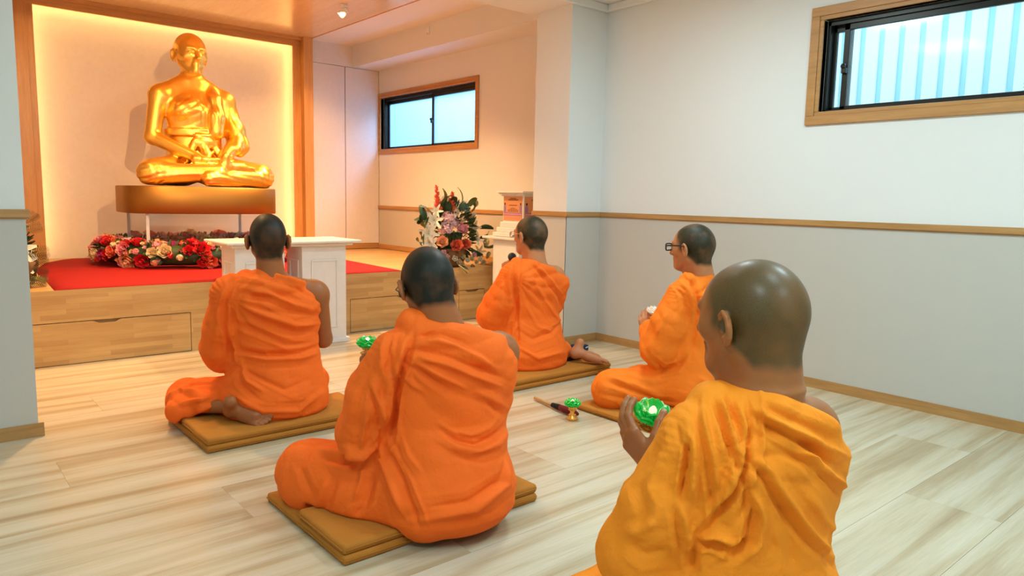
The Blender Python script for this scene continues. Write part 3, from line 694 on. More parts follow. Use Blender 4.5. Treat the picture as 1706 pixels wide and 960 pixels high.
build_person(spec(at=(1.265, 3.15), yaw=14, mat=(.885, 1.64, 2.915, 3.30), label='person in a deep orange robe kneeling nearest the white altar table, back of head centred', skin='skin_dark', robe='robe_deep',
    head=(-.02, .0, .845), hrot=(3, 2, 0), neckbase=(-.01, -.03, .65), res=.0065, ph=1.0, sh=.60,
    torso_add=[((-.08, -.068, .655), (.065, -.072, .640), .048, .048), ((.0, -.035, .63), (.13, -.03, .56), .06, .062), ((-.10, -.02, .635), (-.20, -.02, .615), .072, .07)],
    neckline=(.02, .718, .42), sag=.55, sleeve=[((-.175, -.01, .62), .078), ((-.215, .02, .46), .082), ((-.225, .06, .36), .084), ((-.13, .22, .42), .055)],
    legs=[((-.10, .0, .15), (-.36, .20, .10), .10, .085), ((.10, .04, .15), (.22, .32, .11), .11, .08), ((-.36, .20, .10), (-.40, .06, .085), .085, .06), ((.24, .32, .10), (-.02, .36, .09), .07, .06), ((-.36, .18, .10), (-.30, .0, .13), .075, .04)],
    feet=[dict(heel=(-.215, -.10, .115), toe=(-.055, -.215, .075), up=(-.35, -.5, .75), side=-1, ankle=(-.23, -.05, .115), shin=(-.37, .12, .095))],
    lines=[
     ([(393,457),(375,510),(373,542),(384,582),(384,609)], .012, -.016), ([(400,463),(384,510),(389,546)], .010, -.010), ([(385,460),(365,505),(360,560)], .014, .008),
     ([(407,456),(452,466),(501,484),(534,503)], .010, -.007), ([(407,448),(452,455),(501,470),(539,492)], .010, .009), ([(398,488),(443,497),(483,519),(532,528)], .013, -.010), ([(398,480),(445,487),(488,508),(534,516)], .012, .009),
     ([(402,519),(443,537),(492,555),(528,549)], .014, -.010), ([(402,509),(443,526),(492,543),(528,539)], .013, .009), ([(389,537),(429,551),(474,573),(519,573)], .012, -.008), ([(392,548),(429,562),(474,582)], .012, .006),
     ([(390,582),(443,591),(497,589),(528,578)], .010, -.014), ([(390,590),(443,600),(497,598),(530,588)], .014, .010),
     ([(362,636),(393,609),(429,627),(474,649),(519,631)], .014, -.009), ([(384,654),(411,672),(438,685),(497,685),(537,654)], .014, .009), ([(393,609),(400,640),(430,665)], .012, -.009), ([(402,606),(412,635),(445,655)], .012, .008),
     ([(277,663),(299,649),(340,654)], .012, .008), ([(295,681),(331,672),(358,672)], .012, -.010), ([(290,660),(320,640),(360,640)], .010, -.007), ([(310,697),(330,684),(372,668)], .010, .008)]))
build_person(spec(at=(1.30, 1.835), yaw=10, mat=(.90, 1.64, 1.765, 2.10), label='person in an orange robe and glasses, head bowed, on the nearest full cushion', skin='skin_dark', robe='robe_deep',
    head=(-.055, .04, .775), hrot=(6, 22, -4), neckbase=(-.015, -.025, .60), neck_r=.060, fold=.75, sh=.555, res=.0055, hres=.0035, nf=8, ph=.3,
    torso=[(z_, cx_-(.012 if z_ < .3 else 0), cy_-(.012 if z_ < .3 else 0), rx_*(.97 if z_ < .3 else 1.05), ry_*1.10) for z_, cx_, cy_, rx_, ry_ in TORSO], torso_add=[((-.05, -.055, .61), (.06, -.055, .595), .056, .054), ((.02, -.035, .565), (.155, -.03, .50), .062, .068), ((.155, -.03, .50), (.165, -.01, .40), .068, .062)], neckline=(-.05, .678, .22), sag=.25, elbL=(-.25, .08, .33),
    sleeve=[((-.18, -.01, .575), .076), ((-.225, .04, .44), .09), ((-.235, .09, .31), .092), ((-.15, .22, .42), .06)],
    legs=[((-.12, .02, .15), (-.36, .32, .12), .12, .105), ((.10, .04, .15), (.25, .32, .11), .11, .08), ((-.36, .32, .11), (.02, .40, .10), .10, .06), ((.24, .32, .10), (-.02, .36, .09), .07, .06), ((-.36, .28, .08), (-.26, .08, .09), .085, .075), ((-.26, .1, .08), (-.12, -.10, .08), .075, .075)],
    hands=[dict(w=(-.16, .295, .42), f=(.1, .35, .9), n=(.75, .3, -.2), curl=FIST, thumb=(20, 20), side=-1, arm='L')], wrL=(-.16, .27, .40),
    lines=[
     ([(690,556),(681,586),(672,606),(664,637),(660,665),(658,696),(650,718),(635,741)], .011, -.022), ([(682,556),(672,586),(663,610),(655,637),(651,665),(648,696),(640,716)], .014, .012),
     ([(653,555),(647,586),(653,623),(658,651)], .008, -.011), ([(664,555),(657,586),(660,614)], .008, -.008), ([(640,565),(634,600),(640,640)], .011, .006),
     ([(613,643),(626,676),(633,710),(634,738)], .008, -.011), ([(620,640),(634,676),(642,708)], .012, .010), ([(571,748),(582,765),(605,772),(627,759),(636,738)], .008, -.016), ([(573,738),(585,753),(605,760),(622,748)], .012, .010),
     ([(613,688),(605,727),(602,752)], .010, .008), ([(596,640),(585,680),(575,725)], .013, .006), ([(625,600),(600,650),(588,690)], .013, -.005),
     ([(689,572),(729,569),(762,578),(799,597),(830,617)], .010, .008), ([(684,583),(717,586),(757,597),(799,614),(841,630)], .010, -.011), ([(681,594),(715,601),(757,613),(799,630),(840,646)], .010, .010),
     ([(675,606),(695,617),(729,637),(757,655)], .010, -.009), ([(678,600),(705,611),(740,630),(780,648)], .009, .006), ([(673,623),(687,640),(706,654)], .009, .007), ([(690,560),(735,556),(780,572)], .009, -.007),
     ([(733,716),(760,733),(793,741),(822,730),(847,700)], .012, -.012), ([(733,728),(763,746),(796,752),(826,742),(848,716)], .016, .012), ([(808,665),(844,696)], .012, -.007), ([(790,650),(845,680)], .013, .006),
     ([(636,738),(653,769),(670,800),(688,850),(700,885)], .010, -.014), ([(629,745),(643,780),(655,815),(672,860)], .014, .012), ([(653,700),(656,733),(667,769),(690,800)], .012, -.009),
     ([(624,773),(607,843),(590,860)], .012, -.010), ([(612,775),(592,835)], .013, .009), ([(531,762),(589,773),(624,767)], .012, -.011), ([(531,750),(589,760),(620,756)], .014, .009), ([(520,740),(500,780),(520,830)], .014, -.007), ([(480,770),(470,820)], .013, .006), ([(560,800),(540,850)], .013, -.008), ([(548,800),(525,850)], .013, .007),
     ([(840,762),(846,808),(793,849),(677,872)], .014, .010), ([(844,745),(835,800),(780,835),(690,850)], .012, -.008)]))
build_person(spec(at=(2.85, 3.17), yaw=0, mat=(2.475, 3.295, 2.905, 3.24), label='person in an orange robe with a microphone at the mouth, seated before the column', skin='skin_warm', robe='robe_mid',
    head=(0, .02, .835), hrot=(-6, 2, 0), neckbase=(.01, -.03, .64), res=.0065, elbR=(.235, .06, .36), wrR=(.05, .22, .56), wrL=(-.06, .22, .50),
    sleeve=[((-.16, -.01, .605), .08), ((-.215, .03, .46), .084), ((-.23, .08, .37), .088), ((-.13, .20, .44), .06)], torso=wide(1.04),
    legs=[((-.12, .02, .15), (-.28, .28, .12), .11, .085), ((.10, .04, .15), (.25, .32, .11), .11, .08), ((-.28, .28, .10), (.02, .34, .10), .075, .06), ((.24, .32, .10), (-.02, .36, .09), .07, .06), ((.12, .0, .12), (.24, -.02, .11), .10, .075)],
    feet=[dict(heel=(.235, -.12, .12), toe=(.37, -.31, .08), up=(.55, -.3, .75), side=1, ankle=(.20, -.07, .12), shin=(.10, .04, .11))],
    hands=[dict(w=(-.03, .20, .57), f=(.1, .1, .95), n=(.8, .1, 0), curl=FIST, thumb=(20, 20), side=-1, arm='L')],
    lines=[([(861,436),(856,469),(860,507),(857,536),(838,568)], .012, -.018), ([(852,436),(847,469),(850,507),(846,536)], .013, .010), ([(874,444),(861,507),(863,565),(855,590)], .012, -.009),
     ([(884,440),(905,461),(930,494),(940,519)], .011, -.008), ([(892,440),(912,461),(934,488)], .010, .008), ([(880,452),(901,490),(922,523),(934,536)], .012, .008), ([(859,548),(888,565),(922,552),(934,536)], .014, -.008), ([(863,578),(897,598),(938,586)], .014, .008),
     ([(845,455),(828,482),(812,518)], .014, -.006), ([(838,470),(822,500)], .012, .006), ([(871,500),(895,545),(925,555)], .014, .006)]))
build_person(spec(at=(3.02, 2.10), yaw=-3, mat=(2.55, 3.30, 1.86, 2.16), label='person in a bright orange robe and black-framed glasses seated by the right wall', skin='skin_warm', robe='robe_light',
    head=(-.055, .02, .83), hrot=(-3, 4, 0), neckbase=(-.02, -.03, .64), res=.0065, neckline=(-.05, .715, .30),
    sleeve=[((-.16, .0, .605), .076), ((-.215, .03, .46), .084), ((-.225, .07, .34), .088), ((-.13, .20, .40), .055)],
    legs=[((-.12, .02, .15), (-.33, .26, .11), .11, .10), ((.10, .04, .15), (.25, .32, .11), .11, .08), ((-.33, .27, .10), (.02, .36, .10), .09, .06), ((.24, .32, .10), (-.02, .36, .09), .07, .06)],
    hands=[dict(w=(-.055, .265, .355), f=(.1, .25, .9), n=(.6, .5, .3), curl=CUP, thumb=(35, 20), side=-1, arm='L')], wrL=(-.07, .25, .36),
    lines=[([(1138,461),(1152,470),(1161,488),(1165,516),(1158,557),(1150,600)], .012, -.016), ([(1122,477),(1138,493),(1144,516),(1145,550)], .011, -.012), ([(1130,467),(1146,480),(1153,500),(1154,545)], .013, .010),
     ([(1085,600),(1105,618),(1130,610),(1145,590)], .012, -.014), ([(1013,636),(1047,648),(1097,669),(1130,672)], .012, -.011), ([(1013,628),(1050,638),(1097,656)], .013, .009), ([(1000,655),(1040,665),(1060,690)], .013, -.007), ([(1110,520),(1095,560)], .014, .006), ([(1165,630),(1200,650)], .014, .007)]))
build_person(spec(at=(1.28, .75), yaw=10, mat=(.9, 1.65, .58, .95), label='person in an amber orange robe in the foreground at right, shaved head large in view', skin='skin_tan', robe='robe_amber', big=True, fold=.55,
    head=(-.024, .0, .825), hrot=(-6, 5, 0), neckbase=(-.012, -.04, .645), sh=.588, sw=.160, fat=.007, neck_r=.063, neck_roll=[(.15, .005), (.45, .006)], hres=.003, res=.0042,
    torso=wide(1.05, 1.1, .01), torso_add=[((-.04, -.07, .655), (.08, -.075, .628), .060, .060), ((.02, -.045, .60), (.150, -.03, .525), .062, .066), ((.150, -.03, .525), (.165, -.01, .42), .066, .064)], neckline=(-.05, .712, .36), sag=1.1, box=(-.50, .46, -.32, .45, .80), zcut=.08,
    sleeve=[((-.16, -.01, .61), .07), ((-.205, .03, .46), .076), ((-.215, .07, .36), .082), ((-.12, .18, .41), .05)], sleeve_add=[((-.20, .06, .32), (-.18, .12, .32), .06, .05)],
    wrL=(-.07, .185, .425), elbL=(-.21, .06, .36),
    hands=[dict(w=(-.062, .205, .455), f=(-.27, .70, .66), n=(.9, .1, .30), curl=[(22, 30, 18), (20, 28, 18), (20, 28, 18), (24, 30, 20)], thumb=(42, 12), side=-1, arm='L', S=1.04)],
    lines=[
     ([(1244,662),(1249,709),(1246,762),(1241,786),(1227,822),(1198,854),(1156,903)], .009, -.020), ([(1237,664),(1241,709),(1238,760),(1232,784),(1218,818),(1190,846)], .013, .012),
     ([(1161,662),(1165,712),(1177,762),(1184,818),(1186,864)], .006, -.009), ([(1170,662),(1174,712),(1187,762),(1195,818)], .011, .007), ([(1147,737),(1145,779),(1136,840)], .007, -.016), ([(1155,725),(1154,779),(1147,835)], .009, .012),
     ([(1193,673),(1209,723),(1227,769),(1228,790)], .007, -.011), ([(1212,659),(1227,709),(1236,755)], .006, -.009), ([(1203,668),(1218,716),(1232,770)], .007, .007), ([(1180,668),(1194,716),(1208,770)], .009, .006),
     ([(1132,840),(1142,889),(1147,925)], .010, .009), ([(1124,840),(1132,889),(1138,925)], .009, -.009), ([(1039,889),(1071,882),(1095,868)], .014, .006), ([(1060,800),(1075,850),(1060,890)], .014, -.006), ([(1110,740),(1090,790),(1080,840)], .014, .006), ([(1098,738),(1080,785)], .011, -.006), ([(1125,700),(1130,730),(1146,760)], .009, -.008), ([(1040,905),(1075,925),(1120,915)], .014, -.007),
     ([(1251,687),(1283,712),(1319,730),(1354,747),(1383,769),(1407,780)], .009, -.011), ([(1255,679),(1290,702),(1326,720),(1362,737),(1392,757)], .009, .010), ([(1262,676),(1300,690),(1345,710),(1390,736)], .008, -.006),
     ([(1319,747),(1354,762),(1390,797),(1407,815)], .010, .009), ([(1310,752),(1345,770),(1383,806),(1404,832)], .009, -.008), ([(1285,722),(1330,742),(1372,772)], .009, .006),
     ([(1244,762),(1269,790),(1294,832),(1319,868),(1347,903),(1385,938)], .009, -.012), ([(1252,757),(1279,785),(1304,826),(1330,862),(1358,897),(1392,925)], .012, .011),
     ([(1248,818),(1257,861),(1248,903),(1227,921),(1209,939)], .009, -.013), ([(1258,815),(1268,861),(1262,905),(1240,930)], .012, .010), ([(1156,907),(1191,905),(1220,919),(1248,903)], .008, -.013), ([(1160,897),(1191,893),(1222,905)], .011, .008),
     ([(1241,797),(1244,840),(1230,870)], .008, -.009), ([(1340,733),(1372,780),(1400,812)], .008, -.006), ([(1406,860),(1383,930),(1400,955)], .012, -.008), ([(1410,700+150),(1395,905)], .012, .007), ([(1300,850),(1320,900),(1330,955)], .013, -.006), ([(1345,820),(1375,870),(1400,890)], .014, .006), ([(1156,910),(1150,955)], .010, -.012)]))
# ---------------------------------------------------------------- golden statue (larger than life, faces the room)
def build_statue():
    S = 1.385; org = np.array([1.940, 6.46, 1.094]); hd = PI + math.radians(4); RZ = np.array(Matrix.Rotation(hd, 3, 'Z'))
    hc = np.array((.016, .015, .782)); RH = rotm('X', -4); sh, sw = .540, .190
    def fig(P):
        HP = T3(RH, hc, P); d = head_sdf(tuple(q/1.10 for q in HP))*1.10; d = smin(d, rc(P, (0, -.02, .71), (0, -.025, .58), .052, .060), .025)
        for s in (-1, 1): d = smax(d, -rc(T3(RH, hc, P), (s*.020, .112, -.030), (s*.038, .098, -.062), .0025, .002), .006)
        d = smin(d, loft(P, [(.03, 0, 0, .17, .15), (.12, 0, 0, .175, .145), (.22, 0, .0, .160, .125), (.34, 0, .0, .155, .110), (.45, 0, .01, .175, .115), (.52, 0, -.01, .18, .10), (.58, 0, -.02, .13, .07), (.62, 0, -.02, .08, .05)]), .03)
        for s in (-1, 1):
            d = smin(d, rc(P, (s*.045, -.02, .622), (s*(sw-.02), -.01, sh+.012), .052, .050), .04); d = smin(d, ell(P, (s*sw, -.008, sh-.01), (.062, .06, .064)), .03)
            d = smin(d, ell(P, (s*.075, .085, .455), (.075, .04, .055)), .03)      # chest
        # bare right arm, draped left arm, hands in the lap
        d = smin(d, rc(P, (sw+.012, -.005, .53), (.250, .02, .285), .052, .043), .02); d = smin(d, rc(P, (.250, .02, .285), (.07, .235, .165), .043, .030), .018)
        d = smin(d, rc(P, (-sw-.005, -.005, .53), (-.245, .03, .285), .060, .055), .025); d = smin(d, rc(P, (-.245, .03, .285), (-.07, .235, .165), .050, .032), .02)
        h, _ = hand_sdf(P, (.07, .245, .158), (-1, .12, 0), (0, -.1, 1), [(12, 10, 8)]*4, (25, 10), -1, 1.05); d = smin(d, h, .006)
        h, _ = hand_sdf(P, (-.085, .235, .135), (1, .12, 0), (0, -.1, 1), [(12, 10, 8)]*4, (25, 10), 1, 1.05); d = smin(d, h, .006)
        # crossed legs
        for s in (-1, 1):
            d = smin(d, rc(P, (s*.10, .03, .10), (s*.315, .20, .078), .100, .075), .03); d = smin(d, ell(P, (s*.325, .205, .072), (.070, .075, .066)), .02)
        d = smin(d, rc(P, (.325, .215, .070), (-.02, .30, .085), .062, .046), .02); d = smin(d, rc(P, (-.325, .225, .055), (.05, .335, .045), .058, .042), .016)
        d = smin(d, foot_sdf(P, (-.03, .29, .11), (-.25, .245, .125), (0, .25, 1), 1, .95), .010)
        # robe: shawl over the left shoulder, band round the chest, knot and hanging pleats, cloth over the left forearm
        shawl = chain(P, [(-.085, -.09, .50), (-.10, -.02, .600), (-.095, .075, .520), (-.085, .125, .42), (-.075, .135, .33)], [.050, .040, .042, .044, .044], .03)
        d = smin(d, shawl, .008)
        Bd = (P[0], P[1], P[2]-(-.03*P[0])); 
        band = np.maximum(np.abs(Bd[2]-.325)-.022, loft(Bd, [(.2, 0, .0, .178, .142), (.5, 0, .0, .186, .142)])) ; d = smin(d, band, .008)
        d = smin(d, ell(P, (.0, .135, .262), (.075, .035, .042)), .010); d = smin(d, ell(P, (.0, .140, .305), (.060, .020, .014)), .006)
        for k, (a, b, r) in enumerate((((.06, .13, .24), (.10, .16, .15), .022), ((-.06, .13, .25), (-.09, .17, .16), .024), ((.0, .14, .235), (.0, .19, .17), .03))): d = smin(d, rc(P, a, b, r, r*.8), .012)
        d = smin(d, chain(P, [(-.19, .0, .50), (-.235, .05, .36), (-.250, .085, .26), (-.235, .10, .22)], [.048, .050, .046, .03], .03), .014)
        d = smin(d, rc(P, (-.245, .05, .33), (-.20, .14, .24), .040, .036), .015)
        return smax(d, .004-P[2], .008)
    xs = grid(-.42, .42, .0085, (-.12, .12, .0046)); ys = grid(-.2, .46, .0085, (.03, .14, .0046)); zs = grid(-.02, .92, .0085, (.63, .90, .0046))
    V, Q = sdf_mesh([(fig, xs, ys, zs)]); me = np_mesh('figure', V, Q); N = vnorm(me); x, y, z = V.T
    # fine pleats: diagonal on the draped chest, along the shins, on the sleeve
    n1 = frac_noise(V, 9, 1)-.5; ch = np.clip((.56-z)*14, 0, 1)*np.clip((z-.35)*14, 0, 1)*np.clip((y-.02)*20, 0, 1)*(np.abs(x) < .185)
    diag = (x*.55 + z)*1.0; e1 = np.clip((x+.02)*18, 0, 1)
    disp = ch*e1*.0050*(np.abs(np.sin(diag*70 + n1*3))-.6) + ch*(1-e1)*.0028*(np.abs(np.sin(x*120 + n1))-.6)
    lg = np.clip((.13-z)*16, 0, 1)*np.clip((y-.10)*12, 0, 1); disp += lg*.0050*(np.abs(np.sin(z*95 + x*14*np.sign(x) + n1*3))-.6)
    kn = np.clip((np.abs(x)-.24)*18, 0, 1)*np.clip((.15-z)*16, 0, 1); disp += kn*.004*(np.abs(np.sin(x*75+y*50))-.6)
    sv = np.clip((-x-.21)*22, 0, 1)*np.clip((z-.17)*14, 0, 1)*np.clip((.52-z)*14, 0, 1); disp += sv*.0055*(np.abs(np.sin((y+z*.7)*75 + n1*4))-.6)
    dia2 = np.exp(-((z-(.50+x*.95))/.010)**2)*np.clip((y-.02)*20, 0, 1)*(x > -.06)*(x < .04); disp += dia2*.005
    V = V + N*disp[:, None]; me.vertices.foreach_set('co', (V*S).astype(np.float32).ravel()); me.update()
    t = thing('golden_statue', 'golden statue of a seated figure in a one-shouldered robe on the gold slab', 'statue', tuple(org), hd); link('figure', me, 'statue_gold', t)
build_statue()
# ---------------------------------------------------------------- things
def at(px, py, y):
    """world point on the vertical plane y = const behind a measured point of the photograph"""
    d = CR*((px-853)/F_PX) - CU*((py-480)/F_PX) + _f; return CAM + d*(y/d[1])

# folded floor cushions: a thin pad, its back half doubled over
def pad(name, x0, x1, y0, y1, z0, z1, parent, seed):
    bm = bmesh.new(); add_box(bm, x0, x1, y0, y1, z0, z1, .0095)
    es = [e for e in bm.edges if e.calc_length() > .1]
    bmesh.ops.subdivide_edges(bm, edges=es, cuts=9, use_grid_fill=True)
    vs = np.array([v.co[:] for v in bm.verts]); nz = frac_noise(vs, 9, seed)-.5
    for v, n, c in zip(bm.verts, nz, vs):
        u = (c[0]-x0)/(x1-x0); w = (c[1]-y0)/(y1-y0)
        if c[2] > (z0+z1)/2: v.co.z += n*.004 + .004*math.sin(PI*u)*math.sin(PI*w)
        v.co.x += n*.004*(abs(u-.5) > .45); v.co.y += n*.004*(abs(w-.5) > .45)
    o = link(name, bm_mesh(bm, smooth=True), 'cushion_cloth', parent)
    b2 = bmesh.new(); m = (z0+z1)/2
    for a, b in (((x0+.006, y0-.001), (x1-.006, y0-.001)), ((x1+.001, y0+.006), (x1+.001, y1-.006)), ((x0-.001, y0+.006), (x0-.001, y1-.006))):
        tube(b2, [(a[0], a[1], m), ((a[0]+b[0])/2, (a[1]+b[1])/2, m), (b[0], b[1], m)], .0022, 6)
    link('piping', bm_mesh(b2, smooth=True), 'cushion_cloth', o)
def cushion(x, y, w, d1, d2, label, seed, h=.031):
    t = thing('floor_cushion', label, 'cushion', (x, y, 0), 0, 'folded floor cushions')
    pad('lower_pad', -w/2, w/2, 0, d2, .0005, h, t, seed); pad('upper_pad', -w/2, w/2, .002, d1, h, 2*h, t, seed+1)
cushion(1.262, 2.915, .755, .35, .56, 'tan floor cushion under the person nearest the white table, bare foot on its edge', 11)
cushion(1.270, 1.765, .742, .31, .57, 'tan floor cushion under the bowed person in glasses, its whole side in view', 13)
cushion(2.885, 2.905, .82, .33, .50, 'tan floor cushion under the person with the microphone', 15)
cushion(2.925, 1.86, .745, .30, .62, 'tan floor cushion by the wall, thin front edge next to the green lotus', 17)
cushion(1.28, .58, .745, .31, .57, 'tan floor cushion under the foreground person, mostly below the picture', 19)

# white altar table on two panelled pedestals
tt = thing('altar_table', 'white altar table on two panelled pedestals before the wooden platform', 'table', (2.0, 4.8, 0))
to = (2.0, 4.8, 0)
boxes('table_top', [rel((1.555, 2.50, 4.60, 5.06, .722, .738), to)], 'white_paint', tt, bev=.005)
boxes('top_moulding', [rel((1.60, 2.455, 4.645, 5.03, .700, .722), to)], 'white_paint', tt, bev=.005)
for x0, x1 in ((1.634, 1.965), (2.09, 2.42)):
    p = boxes('pedestal', [rel((x0, x1, 4.69, 4.945, .03, .700), to)], 'white_paint', tt)
    boxes('plinth', [rel((x0-.022, x1+.022, 4.668, 4.948, 0, .032), to)], 'white_paint', p, bev=.004)
    w = .012
    for nm, (a, b, c, d, z0, z1), ax in (('panel_moulding', (x0+.065, x1-.065, 4.690, 4.690, .11, .60), 'x'), ('side_moulding', (4.745, 4.89, x0, x0, .11, .60), 'y')):
        bs = []
        for u0, u1, v0, v1 in ((a, b, z1-w, z1), (a, b, z0, z0+w), (a, a+w, z0+w, z1-w), (b-w, b, z0+w, z1-w)):
            bs.append(rel((u0, u1, 4.682, 4.692, v0, v1) if ax == 'x' else (x0-.008, x0+.002, u0, u1, v0, v1), to))
        boxes(nm, bs, 'white_paint', p, bev=.003)

# red cloth on the platform
def red_cloth():
    out = [(.665, 4.957), (.70, 5.6), (.712, 6.02), (.757, 6.39), (.87, 6.85), (1.03, 7.12), (1.4, 7.17), (2.5, 7.17), (2.9, 7.05), (3.14, 6.3), (3.12, 5.9), (3.085, 5.3), (3.066, 4.957)]
    c = np.array((1.9, 6.0)); n = 14; bm = bmesh.new(); rings = []
    o2 = []
    for i in range(len(out)):
        a, b = np.array(out[i]), np.array(out[(i+1) % len(out)]); m = 18 if i == len(out)-1 else 4
        o2 += [a + (b-a)*k/m for k in range(m)]
    for j in range(n+1):
        f = 1-j/n*.97; rings.append([])
        for p in o2:
            q = c + (p-c)*f; z = .4575 + .014*(1-math.exp(-j*1.5)) + .004*math.sin(q[0]*4+q[1]*5)*min(1, j/3)*(q[1] > 6.0) + (.009*math.exp(-((q[1]-5.98-.05*math.sin(q[0]*3))/.03)**2) if j else 0)
            rings[-1].append(bm.verts.new((q[0]-1.9, q[1]-6.0, z)))
    for a, b in zip(rings, rings[1:]):
        for i in range(len(a)): bm.faces.new((a[i], a[(i+1) % len(a)], b[(i+1) % len(a)], b[i]))
    bm.faces.new(rings[-1])
    lo = [bm.verts.new((v.co.x, v.co.y, .4552)) for v in rings[0]]
    for i in range(len(lo)): bm.faces.new((lo[i], lo[(i+1) % len(lo)], rings[0][(i+1) % len(lo)], rings[0][i]))
    o = link('red_cloth', bm_mesh(bm, smooth=True), 'red_cloth', label='red cloth spread over the platform under the statue', cat='cloth'); o.location = (1.9, 6.0, 0)
red_cloth()

# statue slab on clear acrylic panels
def superell(bm, cx, cy, a, b, z0, z1, p=4.0, n=96, bev=.006):
    rings = []
    for k, (ins, z) in enumerate(((bev, z0), (0, z0+bev), (0, z1-bev), (bev, z1))):
        rings.append([])
        for i in range(n):
            t = 2*PI*i/n; ct, st = math.cos(t), math.sin(t)
            rings[-1].append(bm.verts.new((cx + math.copysign(abs(ct)**(2/p), ct)*(a-ins), cy + math.copysign(abs(st)**(2/p), st)*(b-ins), z)))
    for r1, r2 in zip(rings, rings[1:]):
        for i in range(n): bm.faces.new((r1[i], r1[(i+1) % n], r2[(i+1) % n], r2[i]))
    bm.faces.new(rings[0][::-1]); bm.faces.new(rings[-1])
bm = bmesh.new(); superell(bm, 0, 0, .600, .45, -.105, .108, 3.2)
o = link('statue_slab', bm_mesh(bm, smooth=True), 'slab_gold', label='thick gold slab with rounded ends under the golden statue', cat='slab'); o.location = (1.935, 6.40, .985)
ac = thing('acrylic_stand', 'clear acrylic stand holding the gold slab above the wreath', 'stand', (1.925, 6.40, .47))
for nm, b in (('side_panel', (1.45, 1.47, 6.10, 6.70, .487, .879)), ('side_panel', (2.38, 2.40, 6.10, 6.70, .487, .879)), ('front_panel', (1.472, 2.378, 6.12, 6.135, .487, .879)), ('back_panel', (1.472, 2.378, 6.665, 6.68, .487, .879))):
    boxes(nm, [rel(b, (1.925, 6.40, .47))], 'clear_acrylic', ac, bev=.002)

for nm, x, y in (('edge_highlight', 1.46, 6.094), ('edge_highlight', 2.39, 6.094), ('edge_highlight', 1.46, 6.706), ('edge_highlight', 2.39, 6.706)):
    boxes(nm, [rel((x-.012, x+.012, y-.005, y+.005, .487, .879), (1.925, 6.40, .47))], 'acrylic_edge_glint', ac, bev=.002)  # pale strips added to give the acrylic edges their bright highlight
# flowers -------------------------------------------------------------
for n_, c_ in dict(petal_red=(.62, .012, .02), petal_coral=(.80, .17, .09), petal_pink=(.80, .30, .34), petal_pale=(.84, .55, .58), petal_cream=(.80, .66, .40), petal_peach=(.85, .42, .22), petal_magenta=(.36, .03, .13), petal_ivory=(.82, .78, .62)).items():
    simple(n_, c_, .6, var=.12, nscale=60, bump=.2)
simple('leaf_dark', (.02, .06, .018), .5, var=.3, nscale=20); simple('leaf_olive', (.10, .13, .03), .5, var=.25, nscale=20); simple('leaf_pale', (.36, .34, .18), .6, var=.2, nscale=20)
simple('basket', (.18, .09, .03), .7, var=.3, nscale=60)
def petal(bm, base, out, up, L, w, curl, nu=3, nv=3, cup=.3):
    base, out, up = Vector(base), Vector(out).normalized(), Vector(up).normalized(); side = out.cross(up).normalized(); g = []
    for i in range(nu+1):
        t = i/nu; a = curl*t; p = base + (up*math.cos(a*.5) + out*math.sin(a*.5))*L*t; ww = w*math.sin(PI*(.12+.80*t))**.7
        nrm = out*math.cos(a*.5) - up*math.sin(a*.5)
        g.append([bm.verts.new(p + side*ww*(2*j/nv-1) - nrm*cup*ww*(2*j/nv-1)**2) for j in range(nv+1)])
    for a, b in zip(g, g[1:]):
        for j in range(nv): bm.faces.new((a[j], a[j+1], b[j+1], b[j]))
def rose_mesh(seed, nl=4):
    r = random.Random(seed); bm = bmesh.new()
    for k in range(nl):
        n = 3 + k; rad = .10 + .20*k; 
        for i in range(n):
            t = 2*PI*i/n + k*.7 + r.uniform(-.15, .15); o_ = (math.cos(t), math.sin(t), 0)
            petal(bm, (o_[0]*rad*.6, o_[1]*rad*.6, -.45+.03*k), o_, (o_[0]*(.10+.16*k), o_[1]*(.10+.16*k), 1), 1.12-.13*k+r.uniform(-.05, .05), .34+.13*k, -.35+.30*k, 3, 3, .55)
    bmesh.ops.create_icosphere(bm, subdivisions=1, radius=.42, matrix=Matrix.Translation((0, 0, -.2)))
    return bm_mesh(bm, 'rose', True)
def cluster_mesh(seed, n=26, cup=.5):
    r = random.Random(seed); bm = bmesh.new()
    for i in range(n):
        z = r.uniform(-.35, 1); t = r.uniform(0, 2*PI); q = math.sqrt(max(0, 1-z*z)); d = Vector((q*math.cos(t), q*math.sin(t), z)); s = d.orthogonal().normalized(); s2 = d.cross(s)
        for k in range(4):
            a = PI/2*k + i; o_ = s*math.cos(a)+s2*math.sin(a); petal(bm, d*.78, o_, (d*.5+o_), .36, .16, .8, 2, 2, .2)
    bmesh.ops.create_icosphere(bm, subdivisions=2, radius=.72)
    return bm_mesh(bm, 'cluster', True)
def lily_mesh(seed):
    bm = bmesh.new(); r = random.Random(seed)
    for i in range(6):
        t = PI/3*i; o_ = (math.cos(t), math.sin(t), 0); petal(bm, (o_[0]*.06, o_[1]*.06, -.3), o_, (o_[0]*.35, o_[1]*.35, 1), 1.35+r.uniform(-.1, .1), .26, 1.9, 4, 2, .4)
    for i in range(5):
        t = 2*PI*i/5; tube(bm, [(0, 0, -.2), (math.cos(t)*.12, math.sin(t)*.12, .35), (math.cos(t)*.2, math.sin(t)*.2, .55)], [.02, .015, .04], 4)
    return bm_mesh(bm, 'lily', True)
def leaf_mesh(L=1, w=.22, curl=1.2, n=5):
    bm = bmesh.new(); petal(bm, (0, 0, 0), (1, 0, 0), (0, 0, 1), L, w, curl, n, 2, .3); return bm_mesh(bm, 'leaf', True)
